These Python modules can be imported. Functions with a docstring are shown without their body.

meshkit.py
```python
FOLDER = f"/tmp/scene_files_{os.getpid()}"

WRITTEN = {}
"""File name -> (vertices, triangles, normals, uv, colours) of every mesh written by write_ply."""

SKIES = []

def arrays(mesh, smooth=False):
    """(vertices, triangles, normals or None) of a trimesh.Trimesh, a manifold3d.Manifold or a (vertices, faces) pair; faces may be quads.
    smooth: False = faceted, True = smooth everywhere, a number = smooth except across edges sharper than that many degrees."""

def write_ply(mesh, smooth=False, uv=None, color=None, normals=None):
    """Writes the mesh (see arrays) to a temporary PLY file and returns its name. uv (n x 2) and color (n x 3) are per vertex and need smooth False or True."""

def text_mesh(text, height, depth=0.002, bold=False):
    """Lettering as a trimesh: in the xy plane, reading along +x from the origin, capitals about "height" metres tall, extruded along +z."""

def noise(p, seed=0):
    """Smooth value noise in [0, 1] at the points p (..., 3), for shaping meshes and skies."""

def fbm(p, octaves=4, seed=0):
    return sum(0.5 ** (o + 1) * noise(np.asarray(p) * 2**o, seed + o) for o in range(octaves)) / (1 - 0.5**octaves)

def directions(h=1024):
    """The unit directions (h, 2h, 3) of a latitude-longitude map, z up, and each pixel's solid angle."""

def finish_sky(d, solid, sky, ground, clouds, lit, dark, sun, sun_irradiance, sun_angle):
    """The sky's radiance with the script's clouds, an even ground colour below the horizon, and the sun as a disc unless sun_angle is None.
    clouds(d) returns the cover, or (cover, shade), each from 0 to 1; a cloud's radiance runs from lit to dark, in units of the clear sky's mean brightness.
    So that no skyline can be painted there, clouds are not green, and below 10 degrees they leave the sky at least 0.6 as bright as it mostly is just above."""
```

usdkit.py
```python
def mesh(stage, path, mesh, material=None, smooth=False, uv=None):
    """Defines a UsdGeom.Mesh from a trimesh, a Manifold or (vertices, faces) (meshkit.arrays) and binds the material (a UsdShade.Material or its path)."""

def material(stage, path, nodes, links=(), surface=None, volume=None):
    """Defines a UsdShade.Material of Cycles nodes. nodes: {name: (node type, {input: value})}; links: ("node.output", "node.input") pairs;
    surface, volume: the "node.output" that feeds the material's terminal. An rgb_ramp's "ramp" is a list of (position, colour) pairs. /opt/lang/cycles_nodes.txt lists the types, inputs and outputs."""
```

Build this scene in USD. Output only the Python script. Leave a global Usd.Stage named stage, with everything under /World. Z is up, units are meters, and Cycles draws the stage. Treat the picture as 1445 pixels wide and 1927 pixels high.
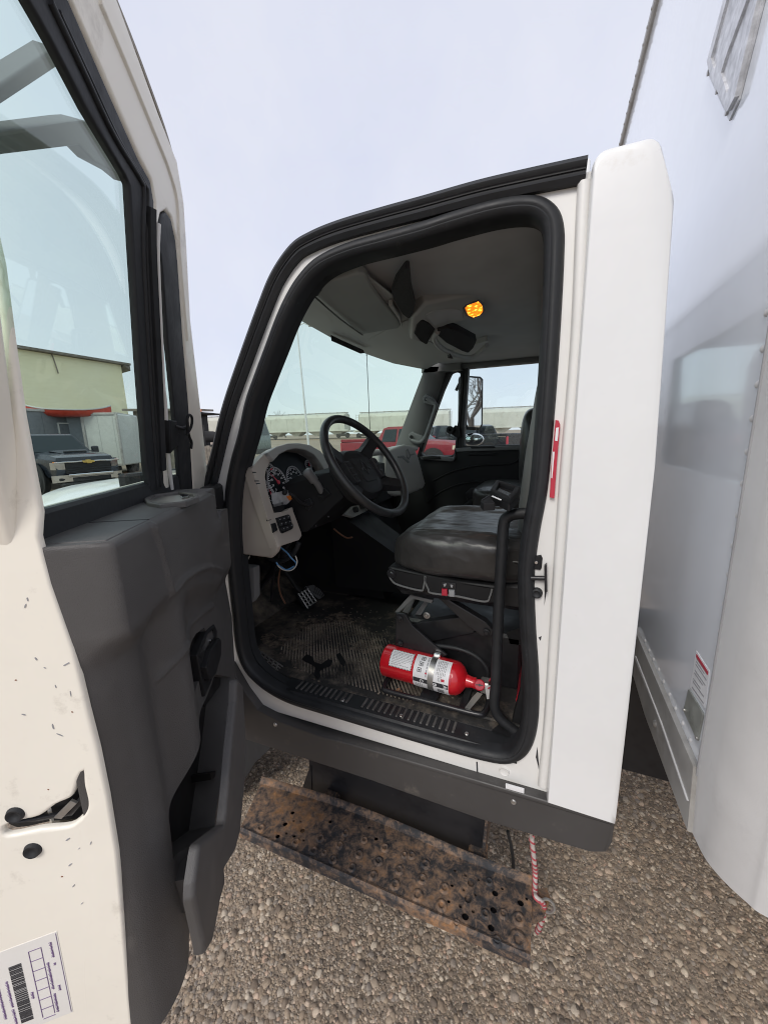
import math, random
import numpy as np
import trimesh, manifold3d as m3, shapely
from shapely.geometry import Polygon
from shapely import affinity
import mapbox_earcut as earcut
import usdkit, meshkit
from pxr import Usd, UsdGeom, UsdLux, UsdShade, Gf, Vt, Sdf

stage = Usd.Stage.CreateInMemory()
UsdGeom.SetStageUpAxis(stage, 'Z')
UsdGeom.Xform.Define(stage, '/World')

# ---------------------------------------------------------------- camera
FPX = 723.0                                   # focal length in photo pixels (1445 wide)
PITCH, YAW, ROLL, EYE = math.atan((963.5 - 818) / FPX), math.radians(23.3), math.radians(1.4), np.array([0, 0, 1.87])
_fw = np.array([-math.sin(YAW), math.cos(YAW), 0]); _rt = np.array([math.cos(YAW), math.sin(YAW), 0]); _up = np.array([0, 0, 1.0])
CF = _fw * math.cos(PITCH) - _up * math.sin(PITCH)
_u0 = _up * math.cos(PITCH) + _fw * math.sin(PITCH)
CU = _u0 * math.cos(ROLL) + _rt * math.sin(ROLL)
CR = _rt * math.cos(ROLL) - _u0 * math.sin(ROLL)
cam = UsdGeom.Camera.Define(stage, '/World/camera')
cam.AddTransformOp().Set(Gf.Matrix4d(*[float(v) for v in (*CR, 0, *CU, 0, *(-CF), 0, *EYE, 1)]))
cam.CreateHorizontalApertureAttr(36.0); cam.CreateVerticalApertureAttr(48.0)
cam.CreateFocalLengthAttr(36.0 * FPX / 1445)
cam.CreateClippingRangeAttr(Gf.Vec2f(0.02, 3000))
cam.CreateExposureAttr(1.55)

# ---------------------------------------------------------------- sky and sun (overcast)
SUN = np.array([-0.10, -0.74, 0.66]); SUN /= np.linalg.norm(SUN)
dome = UsdLux.DomeLight.Define(stage, '/World/sky'); dome.CreateIntensityAttr(1.0)
sky_mat = usdkit.material(stage, '/World/Looks/sky', {
    'sky': ('sky_texture', {'sky_type': 'single_scattering', 'sun_disc': False, 'sun_elevation': math.asin(SUN[2]), 'sun_rotation': math.atan2(SUN[0], SUN[1])}),
    'tc': ('texture_coordinate', {}),
    'n': ('noise_texture', {'scale': 3.0, 'detail': 5.0, 'roughness': 0.55}),
    'cl': ('rgb_ramp', {'ramp': [(0.3, (2.46, 2.56, 3.02)), (0.7, (2.82, 2.86, 3.16))]}),
    'm': ('mix', {'fac': 0.93}),
    'bg': ('background_shader', {'strength': 0.1})},
    [('tc.generated', 'n.vector'), ('n.fac', 'cl.fac'), ('sky.color', 'm.color1'), ('cl.color', 'm.color2'), ('m.color', 'bg.color')], surface='bg.background')
UsdShade.MaterialBindingAPI.Apply(dome.GetPrim()).Bind(sky_mat)
sun = UsdLux.DistantLight.Define(stage, '/World/sun')
sun.CreateIntensityAttr(0.18); sun.CreateAngleAttr(24.0); sun.CreateNormalizeAttr(True); sun.CreateColorAttr(Gf.Vec3f(1.0, 0.955, 0.885))
_z = SUN; _x = np.cross([0, 0, 1.0], _z); _x /= np.linalg.norm(_x); _y = np.cross(_z, _x)
sun.AddTransformOp().Set(Gf.Matrix4d(*[float(v) for v in (*_x, 0, *_y, 0, *_z, 0, 0, 0, 50, 1)]))

# ---------------------------------------------------------------- geometry helpers
def arr(x): return np.asarray(x, float)
def unit(v): v = arr(v); return v / np.linalg.norm(v)
def sight(x, y): return CF * FPX + CR * (x - 722.5) + CU * (963.5 - y)
def hit(px, p0, n):
    """Points where the photo's sight lines meet the plane through p0 with normal n (measured off the photograph)."""
    p0, n = arr(p0), arr(n); out = []
    for x, y in px:
        r = sight(x, y); out.append(EYE + r * (np.dot(p0 - EYE, n) / np.dot(r, n)))
    return np.array(out)
def at_y(px, Y): return hit(px, (0, Y, 0), (0, 1, 0))
def at_x(px, X): return hit(px, (X, 0, 0), (1, 0, 0))
def at_z(px, Z): return hit(px, (0, 0, Z), (0, 0, 1))

def join(*ms):
    flat = []
    for m in ms: flat += list(m) if isinstance(m, (list, tuple)) else [m]
    return trimesh.util.concatenate(flat)
def hull(pts): return trimesh.convex.convex_hull(arr(pts))
def rbox(lo, hi, r=0.004):
    lo, hi = np.minimum(lo, hi), np.maximum(lo, hi); r = min(r, *(0.49 * (hi - lo)))
    c = []
    for s in np.ndindex(2, 2, 2):
        b = np.where(arr(s) > 0, hi, lo); sg = np.where(arr(s) > 0, -1, 1)
        for k in range(3):
            q = b + sg * r * 0.3; q[k] = b[k]; q[(k + 1) % 3] = b[(k + 1) % 3] + sg[(k + 1) % 3] * r; q[(k + 2) % 3] = b[(k + 2) % 3] + sg[(k + 2) % 3] * r; c.append(q)
    return hull(c)
def cbox(c, s, r=0.004): c, s = arr(c), arr(s) / 2; return rbox(c - s, c + s, r)
def obox(a, b, w, h, ref=(0, 0, 1), r=0.003):
    """Box from a to b with width w (across) and height h (along ref)."""
    a, b = arr(a), arr(b); t = unit(b - a); s = unit(np.cross(t, ref)); n = np.cross(s, t); L = np.linalg.norm(b - a)
    m = rbox((0, -w / 2, -h / 2), (L, w / 2, h / 2), r)
    return place(m, a, t, -s if False else np.cross(n, t), n)
def place(m, o, e1, e2, e3):
    M = np.eye(4); M[:3, 0], M[:3, 1], M[:3, 2], M[:3, 3] = e1, e2, e3, o
    m = m.copy(); m.apply_transform(M); return m
def frame(n, up=(0, 0, 1)):
    n = unit(n); e1 = np.cross(up, n)
    if np.linalg.norm(e1) < 1e-6: e1 = np.cross((0, 1, 0), n)
    e1 = unit(e1); return e1, np.cross(n, e1), n
def spline(pts, n=8, closed=False):
    p = arr(pts); N = len(p)
    if N < 3: return p
    g = lambda i: p[i % N] if closed else p[min(max(i, 0), N - 1)]
    out = []
    for i in range(N if closed else N - 1):
        a, b, c, d = g(i - 1), g(i), g(i + 1), g(i + 2)
        for t in np.linspace(0, 1, n, endpoint=False):
            out.append(0.5 * (2 * b + (c - a) * t + (2 * a - 5 * b + 4 * c - d) * t * t + (-a + 3 * b - 3 * c + d) * t ** 3))
    if not closed: out.append(p[-1])
    return np.array(out)
def sweep(path, prof, ref=None, closed=False, cap=True, scale=None):
    """Sweeps the closed 2D profile along path. ref: fixed normal (profile v axis); None = rotation-minimising."""
    p = arr(path); prof = arr(prof); N, K = len(p), len(prof)
    T = np.roll(p, -1, 0) - np.roll(p, 1, 0)
    if not closed: T[0], T[-1] = p[1] - p[0], p[-1] - p[-2]
    T /= np.linalg.norm(T, axis=1, keepdims=True) + 1e-12
    V = []; n0 = None
    prev = arr((0, 0, 1.0)) if abs(T[0][2]) < 0.9 else arr((1.0, 0, 0))
    rings = []
    for i in range(N):
        if ref is not None: n0 = arr(ref)
        else: n0 = prev - T[i] * np.dot(prev, T[i]); n0 = unit(n0); prev = n0
        a = unit(np.cross(n0, T[i])); s = 1 if scale is None else scale[i]
        b = n0 if ref is not None else np.cross(T[i], a)
        rings.append(p[i] + s * (prof[:, :1] * a + prof[:, 1:] * b))
    V = np.vstack(rings); F = []
    for i in range(N if closed else N - 1):
        j = (i + 1) % N
        for k in range(K):
            l = (k + 1) % K; F += [(i * K + k, i * K + l, j * K + l), (i * K + k, j * K + l, j * K + k)]
    if not closed and cap:
        for i, flip in ((0, True), (N - 1, False)):
            tri = earcut.triangulate_float64(prof, np.array([K], np.uint32)).reshape(-1, 3)
            F += [tuple(i * K + (t[::-1] if flip else t)) for t in tri]
    m = trimesh.Trimesh(V, F, process=False); m.fix_normals(); return m
def circ(r, n=10, ry=None):
    t = np.linspace(0, 2 * math.pi, n, endpoint=False); return np.c_[r * np.cos(t), (ry or r) * np.sin(t)]
def tube(path, r, n=8, closed=False, sm=6, scale=None):
    p = spline(path, sm, closed) if sm else arr(path); return sweep(p, circ(r, n), closed=closed, scale=scale)
def lathe(prof, o, axis, n=24):
    """prof: (radius, height) rows along the axis from o."""
    prof = arr(prof); e1, e2, e3 = frame(axis, (0.123, 0.3, 0.95)); t = np.linspace(0, 2 * math.pi, n, endpoint=False)
    V = [arr(o) + e3 * h + r * (math.cos(a) * e1 + math.sin(a) * e2) for r, h in prof for a in t]; F = []
    for i in range(len(prof) - 1):
        for k in range(n):
            l = (k + 1) % n; F += [(i * n + k, i * n + l, (i + 1) * n + l), (i * n + k, (i + 1) * n + l, (i + 1) * n + k)]
    m = trimesh.Trimesh(V, F, process=True); m.update_faces(m.nondegenerate_faces()); m.fix_normals(); return m
def cyl(a, b, r, n=16, ch=0.0):
    a, b = arr(a), arr(b); L = np.linalg.norm(b - a); ch = ch or min(r, L) * 0.12
    return lathe([(0, 0), (r - ch, 0), (r, ch), (r, L - ch), (r - ch, L), (0, L)], a, b - a, n)
def torus(c, axis, R, r, n=48, k=10):
    e1, e2, e3 = frame(axis, (0.1, 0.2, 0.97)); t = np.linspace(0, 2 * math.pi, n, endpoint=False)
    return sweep(arr(c) + R * (np.cos(t)[:, None] * e1 + np.sin(t)[:, None] * e2), circ(r, k), ref=e3, closed=True)
def smooth_poly(P, r):
    if r <= 0: return P
    Q = P.buffer(-r, quad_segs=5).buffer(2 * r, quad_segs=5).buffer(-r, quad_segs=5).simplify(r * 0.02)
    return Q if Q.geom_type == 'Polygon' and not Q.is_empty else P
def _inset(R, d):
    a = R - np.roll(R, 1, 0); b = np.roll(R, -1, 0) - R
    a /= np.linalg.norm(a, axis=1, keepdims=True) + 1e-12; b /= np.linalg.norm(b, axis=1, keepdims=True) + 1e-12
    na, nb = np.c_[-a[:, 1], a[:, 0]], np.c_[-b[:, 1], b[:, 0]]; m = na + nb
    return R + d * m / np.maximum(0.35, (m * na).sum(1, keepdims=True))
def extrude(poly, depth, bevel=0.0, segs=2):
    """Solid from z=-depth to z=0 with a rounded front (z=0) edge."""
    if poly.geom_type != 'Polygon': return join([extrude(g, depth, bevel, segs) for g in poly.geoms if g.geom_type == 'Polygon' and g.area > 1e-6])
    poly = shapely.geometry.polygon.orient(poly, 1.0)
    rings = [arr(poly.exterior.coords)[:-1]] + [arr(h.coords)[:-1] for h in poly.interiors]
    lv = [(0, -depth)]
    if bevel > 0:
        for s in range(segs + 1):
            a = s / segs * math.pi / 2; lv.append((bevel * (1 - math.cos(a)), -bevel + bevel * math.sin(a)))
    else: lv.append((0, 0))
    V, F, off = [], [], []; n = 0
    for R in rings:
        K = len(R)
        for d, z in lv: V.append(np.c_[_inset(R, d) if d > 0 else R, np.full(K, z)])
        for i in range(len(lv) - 1):
            for k in range(K):
                l = (k + 1) % K; F += [(n + i * K + k, n + i * K + l, n + (i + 1) * K + l), (n + i * K + k, n + (i + 1) * K + l, n + (i + 1) * K + k)]
        off.append((n, K)); n += K * len(lv)
    V = np.vstack(V)
    for lev, flip in ((0, True), (len(lv) - 1, False)):
        idx = np.concatenate([np.arange(o + lev * K, o + lev * K + K) for o, K in off])
        tri = earcut.triangulate_float64(np.ascontiguousarray(V[idx, :2]), np.cumsum([K for _, K in off]).astype(np.uint32)).reshape(-1, 3)
        F += [tuple(idx[t[::-1]] if flip else idx[t]) for t in tri]
    return trimesh.Trimesh(V, F, process=False)
class Plane:
    def __init__(s, p0, n, up=(0, 0, 1)): s.p = arr(p0); s.e1, s.e2, s.n = frame(n, up)
    def uv(s, px): q = hit(px, s.p, s.n) - s.p; return np.c_[q @ s.e1, q @ s.e2]
    def uv3(s, P): q = arr(P) - s.p; return np.c_[q @ s.e1, q @ s.e2]
    def at(s, uv, h=0.0): uv = arr(uv).reshape(-1, 2); return s.p + uv[:, :1] * s.e1 + uv[:, 1:] * s.e2 + h * s.n
    def put(s, m, h=0.0): return place(m, s.p + s.n * h, s.e1, s.e2, s.n)
    def plate(s, px, depth=0.01, bevel=0.002, round=0.0, holes=(), h=0.0, uv=False, segs=2, curve=0):
        g = (lambda a: arr(a)) if uv else s.uv
        P = g(px); P = spline(P, curve, True) if curve else P
        P = smooth_poly(Polygon(P).buffer(0), round)
        for H in holes: P = P.difference(smooth_poly(Polygon(g(H)).buffer(0), round) if not isinstance(H, Polygon) else H)
        return s.put(extrude(P, depth, bevel, segs), h)
def PY(Y): return Plane((0, Y, 0), (0, -1, 0))
def PX(X): return Plane((X, 0, 0), (1, 0, 0))
def PZ(Z): return Plane((0, 0, Z), (0, 0, 1), (0, 1, 0))
def relief(P, poly, height, res, depth):
    """Fine surface over the 2D polygon, raised by height(uv), with a skirt down to -depth."""
    from scipy.spatial import Delaunay
    x0, y0, x1, y1 = poly.bounds; gx, gy = np.meshgrid(np.arange(x0, x1, res), np.arange(y0, y1, res)); g = np.c_[gx.ravel(), gy.ravel()]
    inner = poly.buffer(-res * 0.6)
    g = g[shapely.contains_xy(inner, g[:, 0], g[:, 1])]
    po = shapely.geometry.polygon.orient(poly, 1.0)
    Bs = [arr(r.segmentize(res).coords)[:-1] for r in [po.exterior, *po.interiors]]; B = np.vstack(Bs)
    pts = np.vstack([B, g]); tri = Delaunay(pts).simplices
    c = pts[tri].mean(1); tri = tri[shapely.contains_xy(poly.buffer(1e-6), c[:, 0], c[:, 1])]
    a, b, d = (pts[tri[:, k]] for k in range(3)); cr = (b[:, 0] - a[:, 0]) * (d[:, 1] - a[:, 1]) - (b[:, 1] - a[:, 1]) * (d[:, 0] - a[:, 0])
    tri[cr < 0] = tri[cr < 0][:, ::-1]
    V = np.c_[pts, height(pts)]; nb = len(B); V = np.vstack([V, np.c_[B, np.full(nb, -depth)]])
    F = list(map(tuple, tri))
    o = 0
    for R in Bs:
        for k in range(len(R)):
            a, b = o + k, o + (k + 1) % len(R); F += [(a, len(pts) + a, len(pts) + b), (a, len(pts) + b, b)]
        o += len(R)
    return P.put(trimesh.Trimesh(V, F, process=False))
def cushion(lo, hi, k=5.0, n=26, bump=0.0, seed=0, freq=9.0, ext=None):
    """Upholstered block: rounded box with soft wrinkles."""
    lo, hi = arr(lo), arr(hi); V, F = [], []
    t = np.linspace(-1, 1, n + 1)
    for ax in range(3):
        for sg in (-1, 1):
            a, b = np.meshgrid(t, t, indexing='ij'); q = np.zeros((n + 1, n + 1, 3)); q[..., ax] = sg; q[..., (ax + 1) % 3] = a * sg; q[..., (ax + 2) % 3] = b
            o = sum(len(v) for v in V); V.append(q.reshape(-1, 3)); i = np.arange(n)[:, None] * (n + 1) + np.arange(n)[None, :] + o; i = i.ravel()
            F += list(zip(i, i + n + 1, i + n + 2)) + list(zip(i, i + n + 2, i + 1))
    V = np.vstack(V); V = V / (np.abs(V) ** k).sum(1, keepdims=True) ** (1 / k)
    P = (lo + hi) / 2 + V * (hi - lo) / 2
    m = trimesh.Trimesh(P, F, process=True); m.merge_vertices()
    if bump:
        nn = m.vertex_normals; v = m.vertices
        d = meshkit.fbm(v * freq, 3, seed) - 0.5 + 0.5 * (np.abs(meshkit.fbm(v * freq * (1.0, 2.4, 1.0), 3, seed + 9) - 0.5) * -2)
        m.vertices = v + nn * (d * bump)[:, None]
    if ext is not None: m.vertices = ext(m.vertices)
    return m

# ---------------------------------------------------------------- scene helpers
_count = {}
def numbered(path):
    k = _count.get(path, -1) + 1; _count[path] = k
    return path if k == 0 else f'{path}_{k:03d}'
def meta(prim, label=None, cat=None, group=None, kind=None):
    for k, v in (('label', label), ('category', cat), ('group', group), ('kind', kind)):
        if v: prim.SetCustomDataByKey(k, v)
ORIGIN = {}
def thing(name, label, cat, loc=(0, 0, 0), group=None):
    p = numbered('/World/' + name); x = UsdGeom.Xform.Define(stage, p); x.AddTranslateOp().Set(Gf.Vec3d(*map(float, loc)))
    ORIGIN[p] = arr(loc); meta(x.GetPrim(), label, cat, group); return p
def part(parent, name, mesh, mat, smooth=35, label=None, kind=None):
    p = numbered(parent + '/' + name); o = ORIGIN[parent]; ORIGIN[p] = o
    if isinstance(mesh, (list, tuple)): mesh = join(mesh)
    mesh = mesh.copy(); mesh.apply_translation(-o)
    m = usdkit.mesh(stage, p, mesh, mat, smooth=smooth); meta(m.GetPrim(), label, kind=kind); return p
def solid(name, mesh, mat, label=None, cat=None, group=None, kind=None, smooth=35):
    p = numbered('/World/' + name); ORIGIN[p] = arr((0, 0, 0))
    if isinstance(mesh, (list, tuple)): mesh = join(mesh)
    m = usdkit.mesh(stage, p, mesh, mat, smooth=smooth); meta(m.GetPrim(), label, cat, group, kind); return p

# ---------------------------------------------------------------- materials
def mat(name, color, rough=0.5, metal=0.0, var=0.12, vscale=6.0, bump=0.0, bscale=300.0, coat=0.0, spec=0.5, dirt=None, dscale=3.0, dlo=0.55, dhi=0.75, rvar=0.1, emis=None):
    c = arr(color); dk, lt = c * (1 - var), np.minimum(c * (1 + var), 1)
    n = {'tc': ('texture_coordinate', {}), 'n': ('noise_texture', {'scale': vscale, 'detail': 5.0, 'roughness': 0.6}),
         'r': ('rgb_ramp', {'ramp': [(0.3, dk), (0.7, lt)]}),
         'rr': ('map_range', {'from_min': 0.3, 'from_max': 0.7, 'to_min': max(0.02, rough - rvar), 'to_max': min(1, rough + rvar)}),
         'p': ('principled_bsdf', {'metallic': metal, 'coat_weight': coat, 'coat_roughness': 0.06, 'specular_ior_level': spec})}
    l = [('tc.object', 'n.vector'), ('n.fac', 'r.fac'), ('n.fac', 'rr.value'), ('rr.result', 'p.roughness')]
    out = 'r.color'
    if dirt is not None:
        n['dn'] = ('noise_texture', {'scale': dscale, 'detail': 8.0, 'roughness': 0.7}); n['dr'] = ('map_range', {'from_min': dlo, 'from_max': dhi, 'to_min': 0.0, 'to_max': 1.0, 'clamp': True}); n['dm'] = ('mix', {'color2': dirt})
        l += [('tc.object', 'dn.vector'), ('dn.fac', 'dr.value'), ('dr.result', 'dm.fac'), (out, 'dm.color1')]; out = 'dm.color'
    l.append((out, 'p.base_color'))
    if bump:
        n['bn'] = ('noise_texture', {'scale': bscale, 'detail': 3.0}); n['b'] = ('bump', {'strength': bump, 'distance': 0.002}); l += [('tc.object', 'bn.vector'), ('bn.fac', 'b.height'), ('b.normal', 'p.normal')]
    if emis: n['p'][1]['emission_color'], n['p'][1]['emission_strength'] = emis
    return usdkit.material(stage, '/World/Looks/' + name, n, l, surface='p.BSDF')
def glass(name, tint, refl=1.0, rough=0.0):
    """One pane: both faces tint, and mirror more at grazing angles."""
    t = tuple(math.sqrt(c) for c in tint)
    return usdkit.material(stage, '/World/Looks/' + name, {'t': ('transparent_bsdf', {'color': t}), 'g': ('glossy_bsdf', {'color': (refl,) * 3, 'roughness': rough}), 'lw': ('layer_weight', {'blend': 0.5}), 'pw': ('math', {'math_type': 'power', 'value2': 4.0}),
        'ma': ('math', {'math_type': 'multiply_add', 'value2': 0.55, 'value3': 0.025}), 'm': ('mix_closure', {})},
        [('lw.facing', 'pw.value1'), ('pw.value', 'ma.value1'), ('ma.value', 'm.fac'), ('t.BSDF', 'm.closure1'), ('g.BSDF', 'm.closure2')], surface='m.closure')
M = {}
M['white'] = mat('white_paint', (0.77, 0.775, 0.775), 0.28, var=0.03, vscale=2.5, coat=0.5, bump=0.3, bscale=5.0, dirt=(0.52, 0.47, 0.40), dscale=5.0, dlo=0.62, dhi=0.95)
M['jamb'] = mat('jamb_white_paint', (0.75, 0.74, 0.715), 0.33, var=0.04, vscale=3.0, coat=0.35, dirt=(0.25, 0.21, 0.17), dscale=14.0, dlo=0.66, dhi=0.80)
M['jambdoor'] = mat('door_jamb_paint', (0.86, 0.815, 0.715), 0.36, var=0.03, vscale=4.0, coat=0.3, bump=0.05, bscale=14.0, dirt=(0.42, 0.37, 0.30), dscale=9.0, dlo=0.58, dhi=0.86)
M['trim'] = mat('dark_grey_plastic', (0.078, 0.074, 0.072), 0.5, var=0.12, vscale=5.0, bump=0.5, bscale=650.0, dirt=(0.14, 0.13, 0.12), dscale=7.0, dlo=0.55, dhi=0.9)
M['rocker'] = mat('rocker_plastic', (0.056, 0.053, 0.052), 0.55, var=0.1, vscale=6.0, bump=0.2, bscale=700.0, dirt=(0.15, 0.13, 0.11), dscale=12.0, dlo=0.6, dhi=0.85)
M['black'] = mat('black_plastic', (0.012, 0.012, 0.013), 0.55, spec=0.3, var=0.15, vscale=8.0, bump=0.15, bscale=800.0)
M['rubber'] = mat('black_rubber', (0.013, 0.014, 0.016), 0.58, var=0.25, vscale=20.0, bump=0.2, bscale=120.0, dirt=(0.10, 0.095, 0.09), dscale=9.0, dlo=0.62, dhi=0.85)
M['steelblack'] = mat('black_painted_steel', (0.016, 0.016, 0.018), 0.35, var=0.2, vscale=8.0, dirt=(0.09, 0.08, 0.07), dscale=18.0, dlo=0.66, dhi=0.85)
M['beige'] = mat('beige_plastic', (0.40, 0.355, 0.31), 0.5, var=0.06, vscale=5.0, bump=0.15, bscale=900.0)
M['greydash'] = mat('grey_dash_plastic', (0.31, 0.30, 0.285), 0.5, var=0.06, vscale=5.0, bump=0.15, bscale=900.0)
M['visor'] = mat('grey_visor_cloth', (0.28, 0.295, 0.29), 0.8, var=0.06, bump=0.3, bscale=700.0)
M['liner'] = mat('grey_headliner', (0.40, 0.40, 0.41), 0.85, var=0.08, vscale=9.0, bump=0.4, bscale=600.0)
M['linerplastic'] = mat('headliner_plastic', (0.36, 0.36, 0.355), 0.55, var=0.06, vscale=5.0, bump=0.15, bscale=900.0)
M['greyvinyl'] = mat('grey_vinyl', (0.11, 0.115, 0.11), 0.45, var=0.12, bump=0.25, bscale=200.0)
M['pillar'] = mat('pillar_plastic', (0.15, 0.15, 0.15), 0.5, var=0.06, bump=0.15, bscale=900.0)
M['grille'] = mat('dark_mesh_cloth', (0.02, 0.02, 0.023), 0.8, var=0.3, vscale=60.0, bump=0.6, bscale=900.0)
M['wheelskin'] = mat('black_wheel_leather', (0.018, 0.018, 0.019), 0.38, var=0.25, vscale=10.0, bump=0.2, bscale=400.0)
M['leather'] = mat('brown_black_vinyl', (0.036, 0.034, 0.033), 0.32, var=0.2, vscale=9.0, bump=0.3, bscale=70.0, rvar=0.05, dirt=(0.12, 0.115, 0.11), dscale=12.0, dlo=0.56, dhi=0.9)
M['chrome'] = mat('chrome', (0.75, 0.75, 0.76), 0.12, metal=1.0, var=0.04, rvar=0.05)
M['steel'] = mat('dull_steel', (0.45, 0.44, 0.42), 0.4, metal=0.9, var=0.15, vscale=12.0, dirt=(0.22, 0.14, 0.09), dscale=12.0, dlo=0.62, dhi=0.8)
M['mirror'] = mat('mirror_glass', (0.86, 0.87, 0.88), 0.02, metal=1.0, var=0.01, rvar=0.0)
M['alu'] = mat('brushed_aluminium', (0.62, 0.615, 0.61), 0.45, metal=0.12, var=0.06, vscale=6.0, bump=0.08, bscale=500.0, dirt=(0.40, 0.39, 0.38), dscale=4.0, dlo=0.55, dhi=0.9)
M['rail'] = mat('dirty_aluminium', (0.42, 0.41, 0.39), 0.5, metal=0.4, var=0.12, vscale=9.0, bump=0.1, bscale=300.0, dirt=(0.22, 0.20, 0.17), dscale=5.0, dlo=0.5, dhi=0.8)
M['boxwhite'] = mat('box_white_sheet', (0.83, 0.855, 0.89), 0.13, var=0.02, vscale=2.0, coat=0.8, bump=0.4, bscale=3.5, rvar=0.05, dirt=(0.50, 0.50, 0.50), dscale=2.0, dlo=0.6, dhi=1.0)
M['galv'] = mat('galvanised_sheet', (0.64, 0.645, 0.66), 0.45, metal=0.2, var=0.3, vscale=40.0, bump=0.15, bscale=200.0)
M['red'] = mat('red_gloss_paint', (0.52, 0.010, 0.018), 0.22, var=0.06, coat=0.6)
M['redplastic'] = mat('red_plastic', (0.42, 0.012, 0.03), 0.4, var=0.1)
M['paper'] = mat('white_label', (0.74, 0.74, 0.75), 0.45, var=0.04, vscale=20.0)
M['ink'] = mat('black_print', (0.03, 0.03, 0.035), 0.5)
M['redink'] = mat('red_print', (0.46, 0.03, 0.055), 0.4)
M['purpleink'] = mat('violet_print', (0.16, 0.10, 0.22), 0.5)
M['greyink'] = mat('grey_print', (0.30, 0.30, 0.31), 0.5)
M['dialface'] = mat('dial_black', (0.006, 0.008, 0.010), 0.5, spec=0.15)
M['orange'] = mat('orange_plastic', (0.75, 0.20, 0.03), 0.4)
M['screen'] = mat('dark_screen', (0.10, 0.11, 0.12), 0.2)
M['wireblue'] = mat('blue_wire', (0.12, 0.30, 0.55), 0.4); M['wirewhite'] = mat('white_wire', (0.65, 0.62, 0.55), 0.4); M['wirebrown'] = mat('brown_wire', (0.25, 0.12, 0.07), 0.4)
M['doorglass'] = glass('tinted_door_glass', (0.79, 0.935, 0.865))
M['windglass'] = glass('green_windshield_glass', (0.66, 0.93, 0.75))
M['clearglass'] = glass('side_window_glass', (0.86, 0.96, 0.94))
M['lamp'] = usdkit.material(stage, '/World/Looks/lit_lamp', {'tc': ('texture_coordinate', {}), 'v': ('voronoi_texture', {'scale': 70.0}), 'r': ('rgb_ramp', {'ramp': [(0.04, (1.0, 0.50, 0.13)), (0.28, (0.90, 0.24, 0.015)), (0.6, (0.38, 0.07, 0.004))]}), 'e': ('emission', {'strength': 1.45})},
                            [('tc.object', 'v.vector'), ('v.distance', 'r.fac'), ('r.color', 'e.color')], surface='e.emission')
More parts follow.
